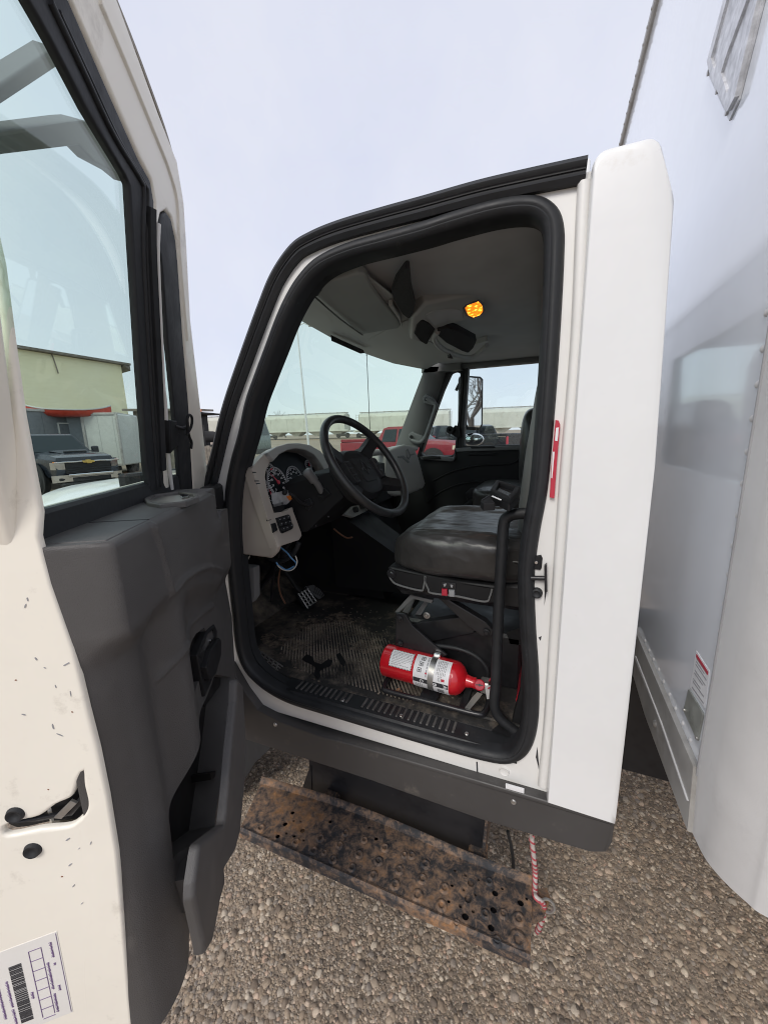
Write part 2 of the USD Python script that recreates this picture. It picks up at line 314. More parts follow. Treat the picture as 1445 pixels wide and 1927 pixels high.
M['rust'] = usdkit.material(stage, '/World/Looks/rusty_step', {
    'tc': ('texture_coordinate', {}), 'n': ('noise_texture', {'scale': 32.0, 'detail': 9.0, 'roughness': 0.76, 'distortion': 0.4}), 'n2': ('noise_texture', {'scale': 60.0, 'detail': 6.0, 'roughness': 0.7}), 'nb': ('noise_texture', {'scale': 5.0, 'detail': 3.0}), 'mf': ('mix_float', {'fac': 0.35}),
    'r': ('rgb_ramp', {'ramp': [(0.40, (0.035, 0.037, 0.042)), (0.45, (0.065, 0.055, 0.052)), (0.488, (0.17, 0.12, 0.09)), (0.535, (0.27, 0.175, 0.115)), (0.585, (0.38, 0.205, 0.10)), (0.68, (0.46, 0.24, 0.10))]}),
    'r2': ('rgb_ramp', {'ramp': [(0.35, (0.48, 0.48, 0.49)), (0.65, (1.0, 1.0, 1.0))]}), 'm': ('mix', {'mix_type': 'multiply', 'fac': 0.9}),
    'b': ('bump', {'strength': 0.5, 'distance': 0.004}), 'p': ('principled_bsdf', {'roughness': 0.72, 'metallic': 0.1})},
    [('tc.object', 'n.vector'), ('tc.object', 'n2.vector'), ('tc.object', 'nb.vector'), ('n.fac', 'mf.a'), ('nb.fac', 'mf.b'), ('mf.result', 'r.fac'), ('n2.fac', 'r2.fac'), ('r.color', 'm.color1'), ('r2.color', 'm.color2'), ('m.color', 'p.base_color'), ('n2.fac', 'b.height'), ('b.normal', 'p.normal')], surface='p.BSDF')
M['mat'] = usdkit.material(stage, '/World/Looks/dusty_mat', {
    'tc': ('texture_coordinate', {}), 'n': ('noise_texture', {'scale': 5.5, 'detail': 6.0, 'roughness': 0.65}), 'dr': ('map_range', {'from_min': 0.38, 'from_max': 0.58, 'to_min': 0.0, 'to_max': 1.0, 'clamp': True}),
    'f': ('noise_texture', {'scale': 160.0, 'detail': 4.0}), 'fr': ('rgb_ramp', {'ramp': [(0.3, (0.15, 0.12, 0.095)), (0.7, (0.42, 0.36, 0.29))]}),
    'm': ('mix', {'color1': (0.018, 0.018, 0.018)}), 'p': ('principled_bsdf', {'roughness': 0.85})},
    [('tc.object', 'n.vector'), ('n.fac', 'dr.value'), ('dr.result', 'm.fac'), ('tc.object', 'f.vector'), ('f.fac', 'fr.fac'), ('fr.color', 'm.color2'), ('m.color', 'p.base_color')], surface='p.BSDF')
M['matbase'] = mat('dirty_black_mat', (0.024, 0.023, 0.022), 0.8, var=0.4, vscale=60.0, dirt=(0.26, 0.21, 0.16), dscale=5.0, dlo=0.48, dhi=0.74, bump=0.5, bscale=220.0)
M['pebble'] = usdkit.material(stage, '/World/Looks/pebble', {
    'o': ('object_info', {}), 'r': ('rgb_ramp', {'ramp': [(0.0, (0.13, 0.105, 0.085)), (0.25, (0.28, 0.21, 0.150)), (0.5, (0.43, 0.335, 0.24)), (0.72, (0.29, 0.245, 0.205)), (0.9, (0.63, 0.53, 0.41)), (1.0, (0.50, 0.34, 0.245))]}),
    'tc': ('texture_coordinate', {}), 'n': ('noise_texture', {'scale': 3.0, 'detail': 4.0}), 'nr': ('rgb_ramp', {'ramp': [(0.3, (0.65, 0.65, 0.65)), (0.7, (1.0, 1.0, 1.0))]}), 'm': ('mix', {'mix_type': 'multiply', 'fac': 1.0}), 'p': ('principled_bsdf', {'roughness': 0.75})},
    [('o.random', 'r.fac'), ('tc.object', 'n.vector'), ('n.fac', 'nr.fac'), ('r.color', 'm.color1'), ('nr.color', 'm.color2'), ('m.color', 'p.base_color')], surface='p.BSDF')
M['ground'] = usdkit.material(stage, '/World/Looks/gravel_ground', {
    'g': ('geometry', {}), 'n': ('noise_texture', {'scale': 0.8, 'detail': 5.0}), 'v': ('voronoi_texture', {'scale': 46.0}), 'n2': ('noise_texture', {'scale': 90.0, 'detail': 5.0, 'roughness': 0.7}),
    'r': ('rgb_ramp', {'ramp': [(0.3, (0.22, 0.18, 0.14)), (0.7, (0.34, 0.28, 0.22))]}), 'vr': ('rgb_ramp', {'ramp': [(0.0, (0.6, 0.6, 0.6)), (1.0, (1.35, 1.3, 1.25))]}), 'bw': ('rgb_to_bw', {}),
    'm': ('mix', {'mix_type': 'multiply', 'fac': 1.0}), 'h': ('math', {'math_type': 'add'}), 'b': ('bump', {'strength': 0.8, 'distance': 0.012}), 'p': ('principled_bsdf', {'roughness': 0.9})},
    [('g.position', 'n.vector'), ('g.position', 'v.vector'), ('g.position', 'n2.vector'), ('n.fac', 'r.fac'), ('v.color', 'bw.color'), ('bw.val', 'vr.fac'), ('r.color', 'm.color1'), ('vr.color', 'm.color2'), ('m.color', 'p.base_color'),
     ('v.distance', 'h.value1'), ('n2.fac', 'h.value2'), ('h.value', 'b.height'), ('b.normal', 'p.normal')], surface='p.BSDF')

# ================================================================ TRUCK: exterior
truck = thing('white_truck', 'white medium-duty box truck with its driver door open, seen from beside the cab', 'truck', (-0.5, 1.9, 0))
SIDE = PY(0.985)
opening = spline([(448, 1150), (455, 1215), (468, 1252), (490, 1277), (518, 1297), (552, 1313), (608, 1330), (700, 1357), (808, 1388), (905, 1414), (955, 1420), (982, 1400), (995, 1350), (996, 1270), (990, 1180), (987, 1080), (996, 1000), (1010, 920), (1019, 820), (1029, 680), (1038, 500), (1037, 430), (1020, 401), (988, 392), (930, 399), (850, 421), (800, 437), (730, 456), (660, 475), (606, 499), (574, 530), (551, 566), (532, 607), (513, 657), (492, 712), (475, 760), (462, 818), (446, 876), (437, 930), (435, 1000), (441, 1080)], 5, True)
op = SIDE.uv(opening)
gutter = [(386, 940), (400, 905), (430, 780), (465, 677), (503, 575), (526, 522), (558, 477), (590, 456), (640, 436), (720, 413), (800, 392), (900, 365), (1000, 343), (1103, 322)]
gut = SIDE.uv(gutter)
outer = [(-1.32, 1.66), (-1.10, 1.66)] + [tuple(q) for q in gut[1:]] + [(0.062, gut[-1][1]), (0.062, 0.885), (-1.00, 0.868), (-1.32, 0.868)]
frame_poly = Polygon(outer).buffer(0).difference(Polygon(op).buffer(0.004))
if frame_poly.geom_type != 'Polygon': frame_poly = max(frame_poly.geoms, key=lambda g: g.area)
side = part(truck, 'side_frame', SIDE.put(extrude(frame_poly, 0.03, 0.004)), M['jamb'], label='cream white painted door opening frame')
seal_prof = [(-0.024, -0.012), (-0.024, 0.004), (-0.018, 0.014), (-0.008, 0.020), (-0.003, 0.0185), (0.0, 0.017), (0.003, 0.019), (0.010, 0.016), (0.016, 0.006), (0.018, -0.022)]
seal = part(side, 'door_opening_seal', sweep(SIDE.at(op), seal_prof, ref=(0, -1, 0), closed=True), M['rubber'], smooth=50, label='black rubber bulb seal around the door opening')
reveal = Polygon(op).buffer(0.09).intersection(shapely.box(-1.5, 0.86, 0.04, 2.39)).difference(Polygon(op).buffer(-0.008))
part(side, 'inner_trim_ring', PY(1.02).put(extrude(reveal if reveal.geom_type == 'Polygon' else max(reveal.geoms, key=lambda g: g.area), 0.03, 0.004)), M['rubber'])
# drip rail: flat base with two round ribs
gp = SIDE.at(spline(gut, 6), 0.0)
part(truck, 'drip_rail', sweep(gp, [(-0.024, -0.01), (-0.024, 0.012), (-0.014, 0.02), (-0.007, 0.013), (0.0, 0.012), (0.003, 0.018), (0.011, 0.021), (0.020, 0.016), (0.025, 0.004), (0.025, -0.01)], ref=(0, -1, 0)), M['rubber'], smooth=45, label='black ribbed rubber rail over the door opening')
part(truck, 'drip_rail_rib', sweep(gp + (0, -0.012, 0), np.c_[0.0035 * np.cos(np.linspace(0, 6.28, 7)[:-1]), 0.0035 * np.sin(np.linspace(0, 6.28, 7)[:-1])], ref=(0, -1, 0)), M['black'])
# windshield edge strip and red marker lamp by the front pillar
wpath = SIDE.at(SIDE.uv([(372, 905), (404, 790), (440, 690), (480, 590), (505, 520), (516, 492)]), -0.035)
part(truck, 'windshield_edge', sweep(wpath, [(-0.006, -0.01), (-0.006, 0.006), (0.006, 0.006), (0.006, -0.01)], ref=(0, -1, 0)), M['rubber'])
part(truck, 'marker_lamp', hull(np.vstack([SIDE.at(SIDE.uv([(519, 486), (525, 478), (527, 482), (521, 491)]), -0.04), SIDE.at(SIDE.uv([(519, 486), (525, 478), (527, 482), (521, 491)]), -0.07)])), M['redink'])
# pillar details right of the opening
part(side, 'pillar_bead', sweep(SIDE.at(spline(SIDE.uv([(1098, 345), (1094, 420), (1083, 650), (1062, 900), (1045, 1150), (1032, 1350), (1020, 1475)]), 5)), [(-0.013, -0.01), (-0.011, 0.010), (-0.004, 0.016), (0.006, 0.016), (0.013, 0.01), (0.015, -0.01)], ref=(0, -1, 0)), M['jamb'], smooth=60)
part(side, 'striker_plate', SIDE.plate([(1004, 1046), (1018, 1044), (1021, 1050), (1019, 1068), (1016, 1072), (1003, 1070)], 0.006, 0.002, h=0.005), M['black'])
part(side, 'striker_bolt', cyl(SIDE.at(SIDE.uv([(1009, 1057)]), 0.004)[0], SIDE.at(SIDE.uv([(1009, 1057)]), 0.009)[0], 0.004), M['chrome'])
a, b = SIDE.at(SIDE.uv([(999, 1085), (1028, 1085)]), 0.012); part(side, 'latch_striker', [cyl(a, b, 0.006), SIDE.plate([(1024, 1062), (1029, 1058), (1030, 1108), (1025, 1112)], 0.02, 0.002, h=0.022)], M['steelblack'])
part(side, 'rubber_buffer', lathe([(0, 0.008), (0.006, 0.009), (0.009, 0.012), (0.0125, 0.010), (0.014, 0.0), (0, 0)], SIDE.at(SIDE.uv([(1010, 1115)]), 0.0)[0], (0, -1, 0), 18), M['rubber'], smooth=50)
part(side, 'white_plug', lathe([(0, 0.003), (0.009, 0.003), (0.0125, 0.005), (0.015, 0.0), (0, 0)], SIDE.at(SIDE.uv([(949, 1451)]), 0.0)[0], (0, -1, 0), 20), M['jamb'], smooth=50)
part(side, 'sill_seam', SIDE.plate([(896, 1434), (898.5, 1434), (900, 1461), (897.5, 1461)], 0.003, 0, h=0.001), M['ink'])
for q in ([(1013, 1200), (1019, 1197), (1017, 1206)], [(1008, 1425), (1011, 1405), (1014, 1440), (1016, 1462), (1012, 1440)], [(1024, 1140), (1026, 1085), (1028, 1115)]):
    part(side, 'paint_chip', SIDE.plate(q, 0.002, 0, h=0.0008), M['ink'], label='small dark chip in the paint')
stk = PY(0.974)
warn = part(side, 'red_reflector_label', stk.plate([(1045, 790), (1051, 791), (1054, 799), (1048, 870), (1043, 938), (1034, 936), (1037, 880)], 0.012, 0.001), M['redink'], label='narrow red and white warning label on the door pillar')
part(warn, 'white_field', stk.plate([(1046, 805), (1051.5, 804), (1049, 830), (1044, 829)], 0.002, 0, h=0.001), M['paper'])
part(warn, 'white_field', stk.plate([(1040, 850), (1043.5, 850), (1039, 900), (1037, 899)], 0.002, 0, h=0.001), M['paper'])

# extender panel behind the door
ext_pts = []
eo = smooth_poly(Polygon([(0.044, 0.885), (0.209, 0.885), (0.206, 1.8), (0.188, 2.285), (0.156, 2.385), (0.140, 2.394), (0.044, 2.396)]), 0.012); ef = Polygon([(0.050, 0.890), (0.194, 0.890), (0.190, 1.75), (0.158, 2.26), (0.144, 2.365), (0.130, 2.384), (0.052, 2.388)])
eo, ef = smooth_poly(eo, 0.025).union(shapely.box(0.044, 0.885, 0.2085, 1.2)), smooth_poly(ef, 0.03).union(shapely.box(0.051, 0.891, 0.192, 1.2))
for a_ in np.linspace(0, math.pi / 2, 7):
    P = ef.buffer(0.05 * math.sin(a_) + 1e-4).intersection(eo.buffer(-0.006 * (1 - math.sin(a_)))); ext_pts += [(x, 0.952 + 0.034 * (1 - math.cos(a_)), z) for x, z in P.exterior.coords[:-1]]
ext_pts += [(x, 1.035, z) for x, z in eo.exterior.coords[:-1]]
part(truck, 'cab_extender', hull(ext_pts), M['white'], smooth=50, label='smooth white side panel behind the door')
part(truck, 'back_wall', PX(0.045).put(extrude(shapely.box(1.02, 0.9, 2.97, 2.42).difference(shapely.box(1.55, 1.72, 2.55, 2.18).buffer(0.04)), 0.03, 0.004)), M['white'])
part(truck, 'rear_window', rbox((0.024, 1.50, 1.67), (0.028, 2.60, 2.23), 0.001), M['clearglass'], smooth=False)
part(truck, 'roof', hull([(x, y, z) for x, y, z in ((-0.70, 1.08, 2.395), (-0.84, 1.5, 2.40), (-0.88, 1.97, 2.40), (-0.84, 2.45, 2.40), (-0.70, 2.9, 2.395), (0.05, 1.08, 2.40), (0.05, 2.9, 2.40), (-0.62, 1.16, 2.435), (-0.74, 1.97, 2.455), (-0.62, 2.8, 2.435), (0.03, 1.16, 2.455), (0.03, 2.8, 2.455))]), M['white'])

# rocker panel
RK = PY(0.955)
rk = part(truck, 'rocker_panel', RK.plate([(430, 1250), (460, 1302), (485, 1336), (530, 1360), (600, 1385), (700, 1413), (905, 1472), (1000, 1500), (1150, 1546), (1157, 1553), (1152, 1588), (1141, 1606), (1112, 1606), (905, 1544), (700, 1471), (465, 1394), (430, 1382)], 0.07, 0.006, 0.003, segs=3), M['rocker'], smooth=20, label='dark grey plastic rocker panel below the door')
for q in ((518, 1364), (966, 1510)):
    c = RK.at(RK.uv([q]), 0.0)[0]; part(rk, 'screw', lathe([(0, 0.002), (0.003, 0.003), (0.006, 0.003), (0.008, 0.0), (0, -0.002)], c, (0, -1, 0), 14), M['steel'])
part(rk, 'reflector_tab', RK.plate([(951, 1478), (986, 1488), (986, 1495), (951, 1485)], 0.006, 0.001, h=-0.001), M['paper'])

# under-cab black box panel and brackets
BK = PY(1.09)
part(truck, 'step_backing_panel', BK.plate([(582, 1400), (916, 1520), (908, 1622), (900, 1626), (600, 1522), (578, 1505)], 0.02, 0.004), M['steelblack'], label='black steel panel behind the step')
part(truck, 'panel_bracket', BK.plate([(914, 1535), (919, 1537), (911, 1625), (903, 1630)], 0.16, 0.002, h=0.012), M['rust'])
part(truck, 'panel_bracket', BK.plate([(580, 1452), (586, 1440), (588, 1500), (566, 1498), (571, 1478)], 0.05, 0.002, h=0.004), M['steelblack'])
part(truck, 'panel_flange', BK.plate([(588, 1503), (904, 1618), (904, 1628), (588, 1513)], 0.01, 0.002, h=0.05), M['rust'])
part(truck, 'frame_rail', rbox((-3.0, 1.58, 0.62), (1.6, 1.66, 0.88), 0.01), M['steelblack'])
part(truck, 'frame_rail', rbox((-3.0, 2.34, 0.62), (1.6, 2.42, 0.88), 0.01), M['steelblack'])
fw = part(truck, 'front_wheel', lathe([(0.30, 0.02), (0.42, 0.0), (0.49, 0.02), (0.51, 0.06), (0.51, 0.23), (0.48, 0.27), (0.30, 0.27)], (-2.02, 1.06, 0.51), (0, 1, 0), 40), M['rubber'])
part(fw, 'rim', lathe([(0, 0.10), (0.12, 0.10), (0.15, 0.14), (0.26, 0.12), (0.31, 0.03), (0.31, 0.2), (0, 0.2)], (-2.02, 1.06, 0.51), (0, 1, 0), 32), M['white'])
part(truck, 'mud_flap', PY(1.20).plate([(380, 1350), (514, 1400), (506, 1412), (480, 1436), (440, 1500), (380, 1500)], 0.02, 0.003), M['rubber'])
part(truck, 'mounting_block', rbox((0.30, 1.45, 0.62), (0.70, 2.6, 1.02), 0.01), M['steelblack'])

# rusty step
ST = PZ(0.49)
def sc(px): return [(420 + x * 0.4429, 1380 + y * 0.4429) for x, y in px]
tread = Polygon(ST.uv(sc([(160, 212), (70, 408), (1305, 960), (1315, 648), (1020, 532), (740, 408), (450, 296)]))).buffer(0)
for x, y, r in [(295, 337, 9), (263, 385, 10), (337, 413, 10), (302, 437, 7), (232, 437, 9), (195, 463, 8), (268, 425, 5), (342, 455, 5), (240, 480, 4), (1052, 637, 12), (1030, 603, 6), (985, 583, 5), (972, 646, 6), (1022, 665, 5), (1072, 686, 5), (1040, 705, 12), (958, 714, 6), (1008, 735, 6), (1062, 757, 6), (1028, 778, 12), (1085, 622, 5), (1155, 679, 11), (1263, 720, 11), (1148, 750, 11), (1138, 826, 11), (1185, 660, 5), (1290, 703, 6), (650, 448, 8), (455, 375, 8), (620, 400, 6), (330, 375, 5), (300, 372, 5)]:
    tread = tread.difference(shapely.Point(ST.uv(sc([(x, y)]))[0]).buffer(r * 0.00085, quad_segs=4))
step = part(truck, 'running_step', ST.put(extrude(tread, 0.006, 0.001)), M['rust'], smooth=25, label='rusty perforated steel step below the door')
for x, y, r in [(160, 405, 15), (310, 465, 14), (385, 500, 15), (413, 447, 15), (495, 477, 13), (520, 424, 13), (577, 515, 14), (467, 538, 14), (600, 455, 12), (687, 488, 15), (660, 545, 15), (548, 572, 14), (638, 606, 15), (748, 582, 15), (730, 645, 16), (845, 620, 16), (825, 690, 18), (860, 558, 15), (800, 520, 13), (940, 660, 16), (927, 733, 17), (1130, 632, 12), (1255, 790, 18), (1253, 880, 24), (1163, 885, 14), (1113, 770, 13), (1190, 770, 14), (770, 520, 11), (990, 812, 12), (430, 510, 10)]:
    c = ST.at(ST.uv(sc([(x, y)])), 0.0)[0]; R = r * 0.00092
    part(step, 'raised_dimple', lathe([(R * 1.25, -0.001), (R, 0.0035), (R * 0.72, 0.005), (R * 0.5, 0.0035), (R * 0.45, -0.001)], c, (0, 0, 1), 12), M['rust'], smooth=60)
e = ST.at(ST.uv(sc([(160, 208), (450, 292), (740, 404), (1020, 528), (1315, 642)])))
part(step, 'back_lip', sweep(spline(e, 4) + (0, 0.004, 0), [(-0.012, -0.004), (-0.012, 0.004), (-0.004, 0.016), (0.006, 0.018), (0.01, 0.012), (0.004, -0.004)], ref=(0, 0, 1)), M['rust'], smooth=60)
e = ST.at(ST.uv(sc([(70, 408), (690, 685), (1305, 958)])))
part(step, 'front_flange', sweep(spline(e, 4), [(-0.003, -0.034), (-0.003, -0.003), (0.004, 0.005), (0.010, 0.003), (0.004, -0.004), (0.002, -0.034)], ref=(0, 0, 1)), M['rust'], smooth=40)
part(step, 'under_channel', ST.put(extrude(tread.buffer(-0.004).buffer(-0.006) if False else Polygon(tread.exterior).buffer(-0.012), 0.02, 0.0), -0.022), M['steelblack'])
part(step, 'end_bracket', [hull(ST.at(ST.uv(sc([(1312, 655), (1375, 650), (1390, 690), (1360, 780), (1312, 800)])), -0.008).tolist() + ST.at(ST.uv(sc([(1312, 655), (1375, 650), (1390, 690), (1360, 780), (1312, 800)])), -0.016).tolist())], M['rust'])
for x in (-0.72, -0.15): part(step, 'hanger_bracket', rbox((x - 0.03, 0.90, 0.40), (x + 0.03, 1.12, 0.478), 0.006), M['rust'])
rp = Plane((0, 1.03, 0), (0, -1, 0)); q = rp.at(rp.uv([(1000, 1575), (1005, 1620), (1007, 1645)]))
q2 = PY(0.99); t2 = q2.at(q2.uv([(1009, 1690), (1022, 1702), (1021, 1725), (1012, 1752)]))
rod = thing('striped_rod', 'red and white spiral-striped rod hanging beside the end of the rusty step', 'rod', tuple(q[-1]))
rope = spline(np.vstack([q, [q[-1] + (0.002, -0.02, -0.04)], t2]), 8)
part(rod, 'core', sweep(rope, circ(0.0070, 10)), mat('dusty_white', (0.45, 0.40, 0.37), 0.6, var=0.3, vscale=40.0), smooth=60)
hel = [];
for i in range(len(rope) * 6):
    k = i / 6; j = min(int(k), len(rope) - 2); f_ = k - j; p = rope[j] * (1 - f_) + rope[min(j + 1, len(rope) - 1)] * f_; a_ = i * 0.42
    hel.append(p + 0.0056 * arr((math.cos(a_), math.sin(a_), 0)))
part(rod, 'red_stripe', sweep(hel, circ(0.0036, 6)), mat('faded_red', (0.36, 0.06, 0.07), 0.6, var=0.3, vscale=40.0), smooth=60)
hook = torus(t2[1] + (0.012, 0, 0.0), (0.1, -1, 0.3), 0.018, 0.004, 20, 6); part(rod, 'ring', hook, M['steel'])
h0 = at_y([(955, 1565), (963, 1600), (965, 1640), (950, 1660)], 1.2); solid('black_cable', tube(h0, 0.006, 7), M['rubber'], 'thin black cable hanging behind the rusty step', 'cable')

# hood, windshield, passenger-side mirror, antenna
secs = []
for x, w, zt, zs in ((-1.34, 0.94, 1.735, 1.0), (-1.7, 0.93, 1.71, 1.0), (-2.1, 0.90, 1.68, 1.0), (-2.5, 0.86, 1.645, 0.98), (-2.9, 0.80, 1.60, 0.95), (-3.15, 0.73, 1.545, 0.9), (-3.32, 0.63, 1.45, 0.88), (-3.40, 0.5, 1.2, 0.88)):
    t = np.linspace(0, math.pi, 25); cx, sx = np.cos(t), np.sin(t); k = 0.42
    secs.append(np.c_[np.full(25, x), 1.97 - w * np.sign(cx) * np.abs(cx) ** k, zs + (zt - zs) * np.abs(sx) ** k])
V = np.vstack(secs); F = [(i * 25 + k, i * 25 + k + 1, (i + 1) * 25 + k + 1, (i + 1) * 25 + k) for i in range(len(secs) - 1) for k in range(24)]
hd = trimesh.Trimesh(V, np.array([[f[0], f[1], f[2]] for f in F] + [[f[0], f[2], f[3]] for f in F]), process=False); hd.fix_normals()
hood = part(truck, 'hood', hd, M['white'], smooth=60)
part(hood, 'front_cap', hull([(-3.38, 1.97 + s * w, z) for s in (-1, 1) for w, z in ((0.5, 0.9), (0.46, 1.2), (0.4, 1.32))] + [(-3.44, 1.97 + s * 0.42, z) for s in (-1, 1) for z in (0.92, 1.2)]), M['white'])
part(truck, 'fender_skirt', rbox((-1.34, 1.05, 0.80), (-1.30, 1.35, 1.66), 0.01), M['black'])
top = arr([(-0.76, 1.04, 2.35), (-0.92, 1.45, 2.36), (-0.97, 1.97, 2.36), (-0.92, 2.49, 2.36), (-0.76, 2.92, 2.35)]); bot = top + (-0.44, 0, -0.66)
T_, B_ = spline(top, 6), spline(bot, 6); n_ = len(T_)
part(truck, 'windshield', trimesh.Trimesh(np.vstack([T_, B_]), [f for i in range(n_ - 1) for f in ((i, i + 1, n_ + i + 1), (i, n_ + i + 1, n_ + i))], process=False), M['windglass'], smooth=True)
part(truck, 'cowl', sweep(B_ + (0.0, 0, -0.01), [(-0.05, -0.04), (-0.05, 0.01), (0.06, 0.012), (0.06, -0.04)], ref=(0, 0, 1)), M['black'])
ant = at_x([(690, 668), (696, 790)], -1.45); ant[1][2] -= 0.25
part(truck, 'antenna', [sweep(np.array([ant[0], (ant[0] + ant[1]) / 2, ant[1]]), circ(0.0028, 6)), cyl(ant[0] - (0, 0, 0.004), ant[0] + (0, 0, 0.006), 0.005, 8)], M['black'])

# ---------------------------------------------------------------- driver's door (swung open toward the camera)
DA = math.radians(32.3); DH = arr((-1.06, 0.95, 0)); Dd = arr((math.sin(DA), -math.cos(DA), 0)); Dn = arr((math.cos(DA), math.sin(DA), 0)); ZZ = arr((0, 0, 1.0))
def dpt(u, n, z): return DH + Dd * u + Dn * n + ZZ * z
def dplane(n): return Plane(DH + Dn * n, Dn)              # in-plane axes: (-u, z)
def dbox(u0, u1, n0, n1, z0, z1, r=0.004): return place(rbox((u0, n0, z0), (u1, n1, z1), r), DH, Dd, Dn, ZZ)
EP = Plane(DH + Dd * 0.82, Dd)                            # rear end face; in-plane axes: (n, z)
end_in = EP.uv([(-25, 380), (0, 490), (20, 640), (40, 780), (75, 965), (72, 1010), (95, 1100), (137, 1222), (165, 1338), (184, 1412), (202, 1500), (219, 1605), (230, 1720), (241, 1860), (250, 1960)])
x_in = float(end_in[:, 0].max())
endp = Polygon([tuple(q) for q in end_in] + [(0.0, 0.80), (-0.22, 0.80), (-0.22, 2.14), (-0.04, 2.14)]).buffer(0)
latchP = Polygon(spline(EP.uv([(6, 1558), (35, 1547), (73, 1538), (104, 1516), (131, 1504), (140, 1490), (146, 1469), (155, 1454), (157, 1480), (164, 1511), (161, 1528), (149, 1543), (128, 1557), (76, 1562), (14, 1574)]), 3, True)).buffer(0)
endp = endp.difference(latchP)
door = part(truck, 'driver_door', [EP.put(extrude(endp, 0.009, 0.005, 3)), dbox(0.0, 0.80, -0.064, -0.050, 0.80, 1.77, 0.006), dbox(0.02, 0.80, -0.012, 0.004, 0.82, 1.69, 0.004)], M['jambdoor'], label='open white driver door with chipped paint on its edge')
part(door, 'latch', [EP.put(extrude(latchP.buffer(0.01), 0.004, 0), -0.022), EP.plate([(20, 1562), (120, 1542), (150, 1500), (155, 1515), (128, 1548), (60, 1560)], 0.006, 0.002, h=-0.010)], M['steelblack'], label='dark latch slot in the door edge')
part(door, 'latch_claw', EP.plate([(95, 1548), (128, 1515), (140, 1520), (110, 1550)], 0.004, 0.001, h=-0.006), M['steel'])
for q in ((29, 1533), (62, 1600)):
    c = EP.at(EP.uv([q]))[0]; part(door, 'rubber_plug', lathe([(0, 0.0015), (0.005, 0.002), (0.008, 0.005), (0.0105, 0.005), (0.0125, 0.0), (0, -0.001)], c, Dd, 22), M['rubber'], smooth=50)
rs = np.random.default_rng(4)
for x, y, l, an in [(125, 1250, 16, -0.5), (45, 1345, 9, 0.3), (133, 1305, 14, 1.4), (100, 1368, 12, 1.3), (113, 1383, 16, 0.4), (105, 1292, 8, 1.2), (68, 1240, 9, 1.0), (85, 1257, 6, 0.4), (30, 1280, 5, 0.1), (171, 1587, 8, 1.9), (149, 1597, 6, -0.6), (139, 1667, 9, -0.8), (155, 1700, 7, -0.7), (91, 1486, 4, 0), (117, 1650, 4, 0), (52, 1128, 10, 1.3), (48, 1140, 9, 1.9), (136, 1340, 5, .6), (128, 1580, 12, -.6), (132, 1628, 10, -.7)]:
    l *= 0.85; w = 0.5 + rs.random() * 1.0; ca, sa = math.cos(an), math.sin(an); P = []
    for t in np.linspace(0, 2 * math.pi, 9)[:-1]:
        r = 0.7 + 0.5 * rs.random(); ex, ey = l / 2 * math.cos(t) * r, w * math.sin(t) * r; P.append((x + ex * ca - ey * sa, y + ex * sa + ey * ca))
    part(door, 'paint_chip', EP.plate(P, 0.001, 0, h=0.0007), M['greyink'] if l > 5 else M['wirebrown'], label='bare chip in the white paint')
# soft pressed ridge down the door edge
part(door, 'pressed_ridge', sweep(EP.at(spline(EP.uv([(150, 1560), (158, 1640), (172, 1700), (166, 1760), (158, 1830), (165, 1927)]), 5), -0.002), [(-0.016, -0.0025), (-0.006, 0.0012), (0, 0.0022), (0.006, 0.0012), (0.016, -0.0025)], ref=Dd), M['jambdoor'], smooth=80)
# certification label with bar code
L0, L1, L2 = (arr(q) for q in EP.uv([(-20, 1800), (107, 1753), (142, 1927)]))
ax_, ay_ = unit(L1 - L0), unit(L2 - L1); LW = np.linalg.norm(L1 - L0)
LK = 1.35
def lab(a, b): return L1 - ax_ * a * LK + ay_ * b * LK             # a: from the right edge, b: downward (metres)
def quad(a0, a1, b0, b1): return Polygon([lab(a0, b0), lab(a1, b0), lab(a1, b1), lab(a0, b1)])
cl = part(door, 'certification_label', EP.put(extrude(shapely.geometry.polygon.orient(quad(0, 0.085, 0, 0.13)), 0.001, 0), 0.0006), mat('pale_label', (0.76, 0.74, 0.70), 0.4, var=0.02), label='pale sticker with bar code and print on the door edge')
rs = np.random.default_rng(11); bars, b = [], 0.026
while b < 0.115:
    w = rs.choice([0.0008, 0.0013, 0.002]); bars.append(EP.put(extrude(shapely.geometry.polygon.orient(quad(0.044, 0.058, b, b + w)), 0.0006, 0), 0.0012)); b += w + rs.choice([0.0007, 0.0011])
part(cl, 'bar_code', bars, M['ink'], smooth=False)
grid = [quad(a, a + 0.0006, 0.014, 0.12) for a in (0.0195, 0.0335)] + [quad(0.0195, 0.0335, 0.014 + k * 0.0155, 0.0146 + k * 0.0155) for k in range(8)] + [quad(0.0012, 0.0016, 0.002, 0.128)]
part(cl, 'printed_table', [EP.put(extrude(shapely.geometry.polygon.orient(g), 0.0006, 0), 0.0012) for g in grid], M['purpleink'], smooth=False)
words = []
for a, runs in ((0.0075, [(0.012, 0.034), (0.044, 0.048), (0.080, 0.088)]), (0.0145, [(0.040, 0.082), (0.09, 0.12)]), (0.062, [(0.045, 0.085), (0.09, 0.12)]), (0.072, [(0.03, 0.1)]), (0.038, [(0.075, 0.085)])):
    for b0, b1 in runs:
        b = b0
        while b < b1:
            w = 0.0012 + 0.0008 * rs.random(); words.append(quad(a, a + 0.0035 * (0.7 + 0.3 * rs.random()), b, b + 0.0005)); words.append(quad(a + 0.001 * rs.random(), a + 0.0016, b, b + w)); b += w + 0.0006
part(cl, 'fine_print', [EP.put(extrude(shapely.geometry.polygon.orient(g), 0.0006, 0), 0.0012) for g in words], M['purpleink'], smooth=False, kind='stuff')

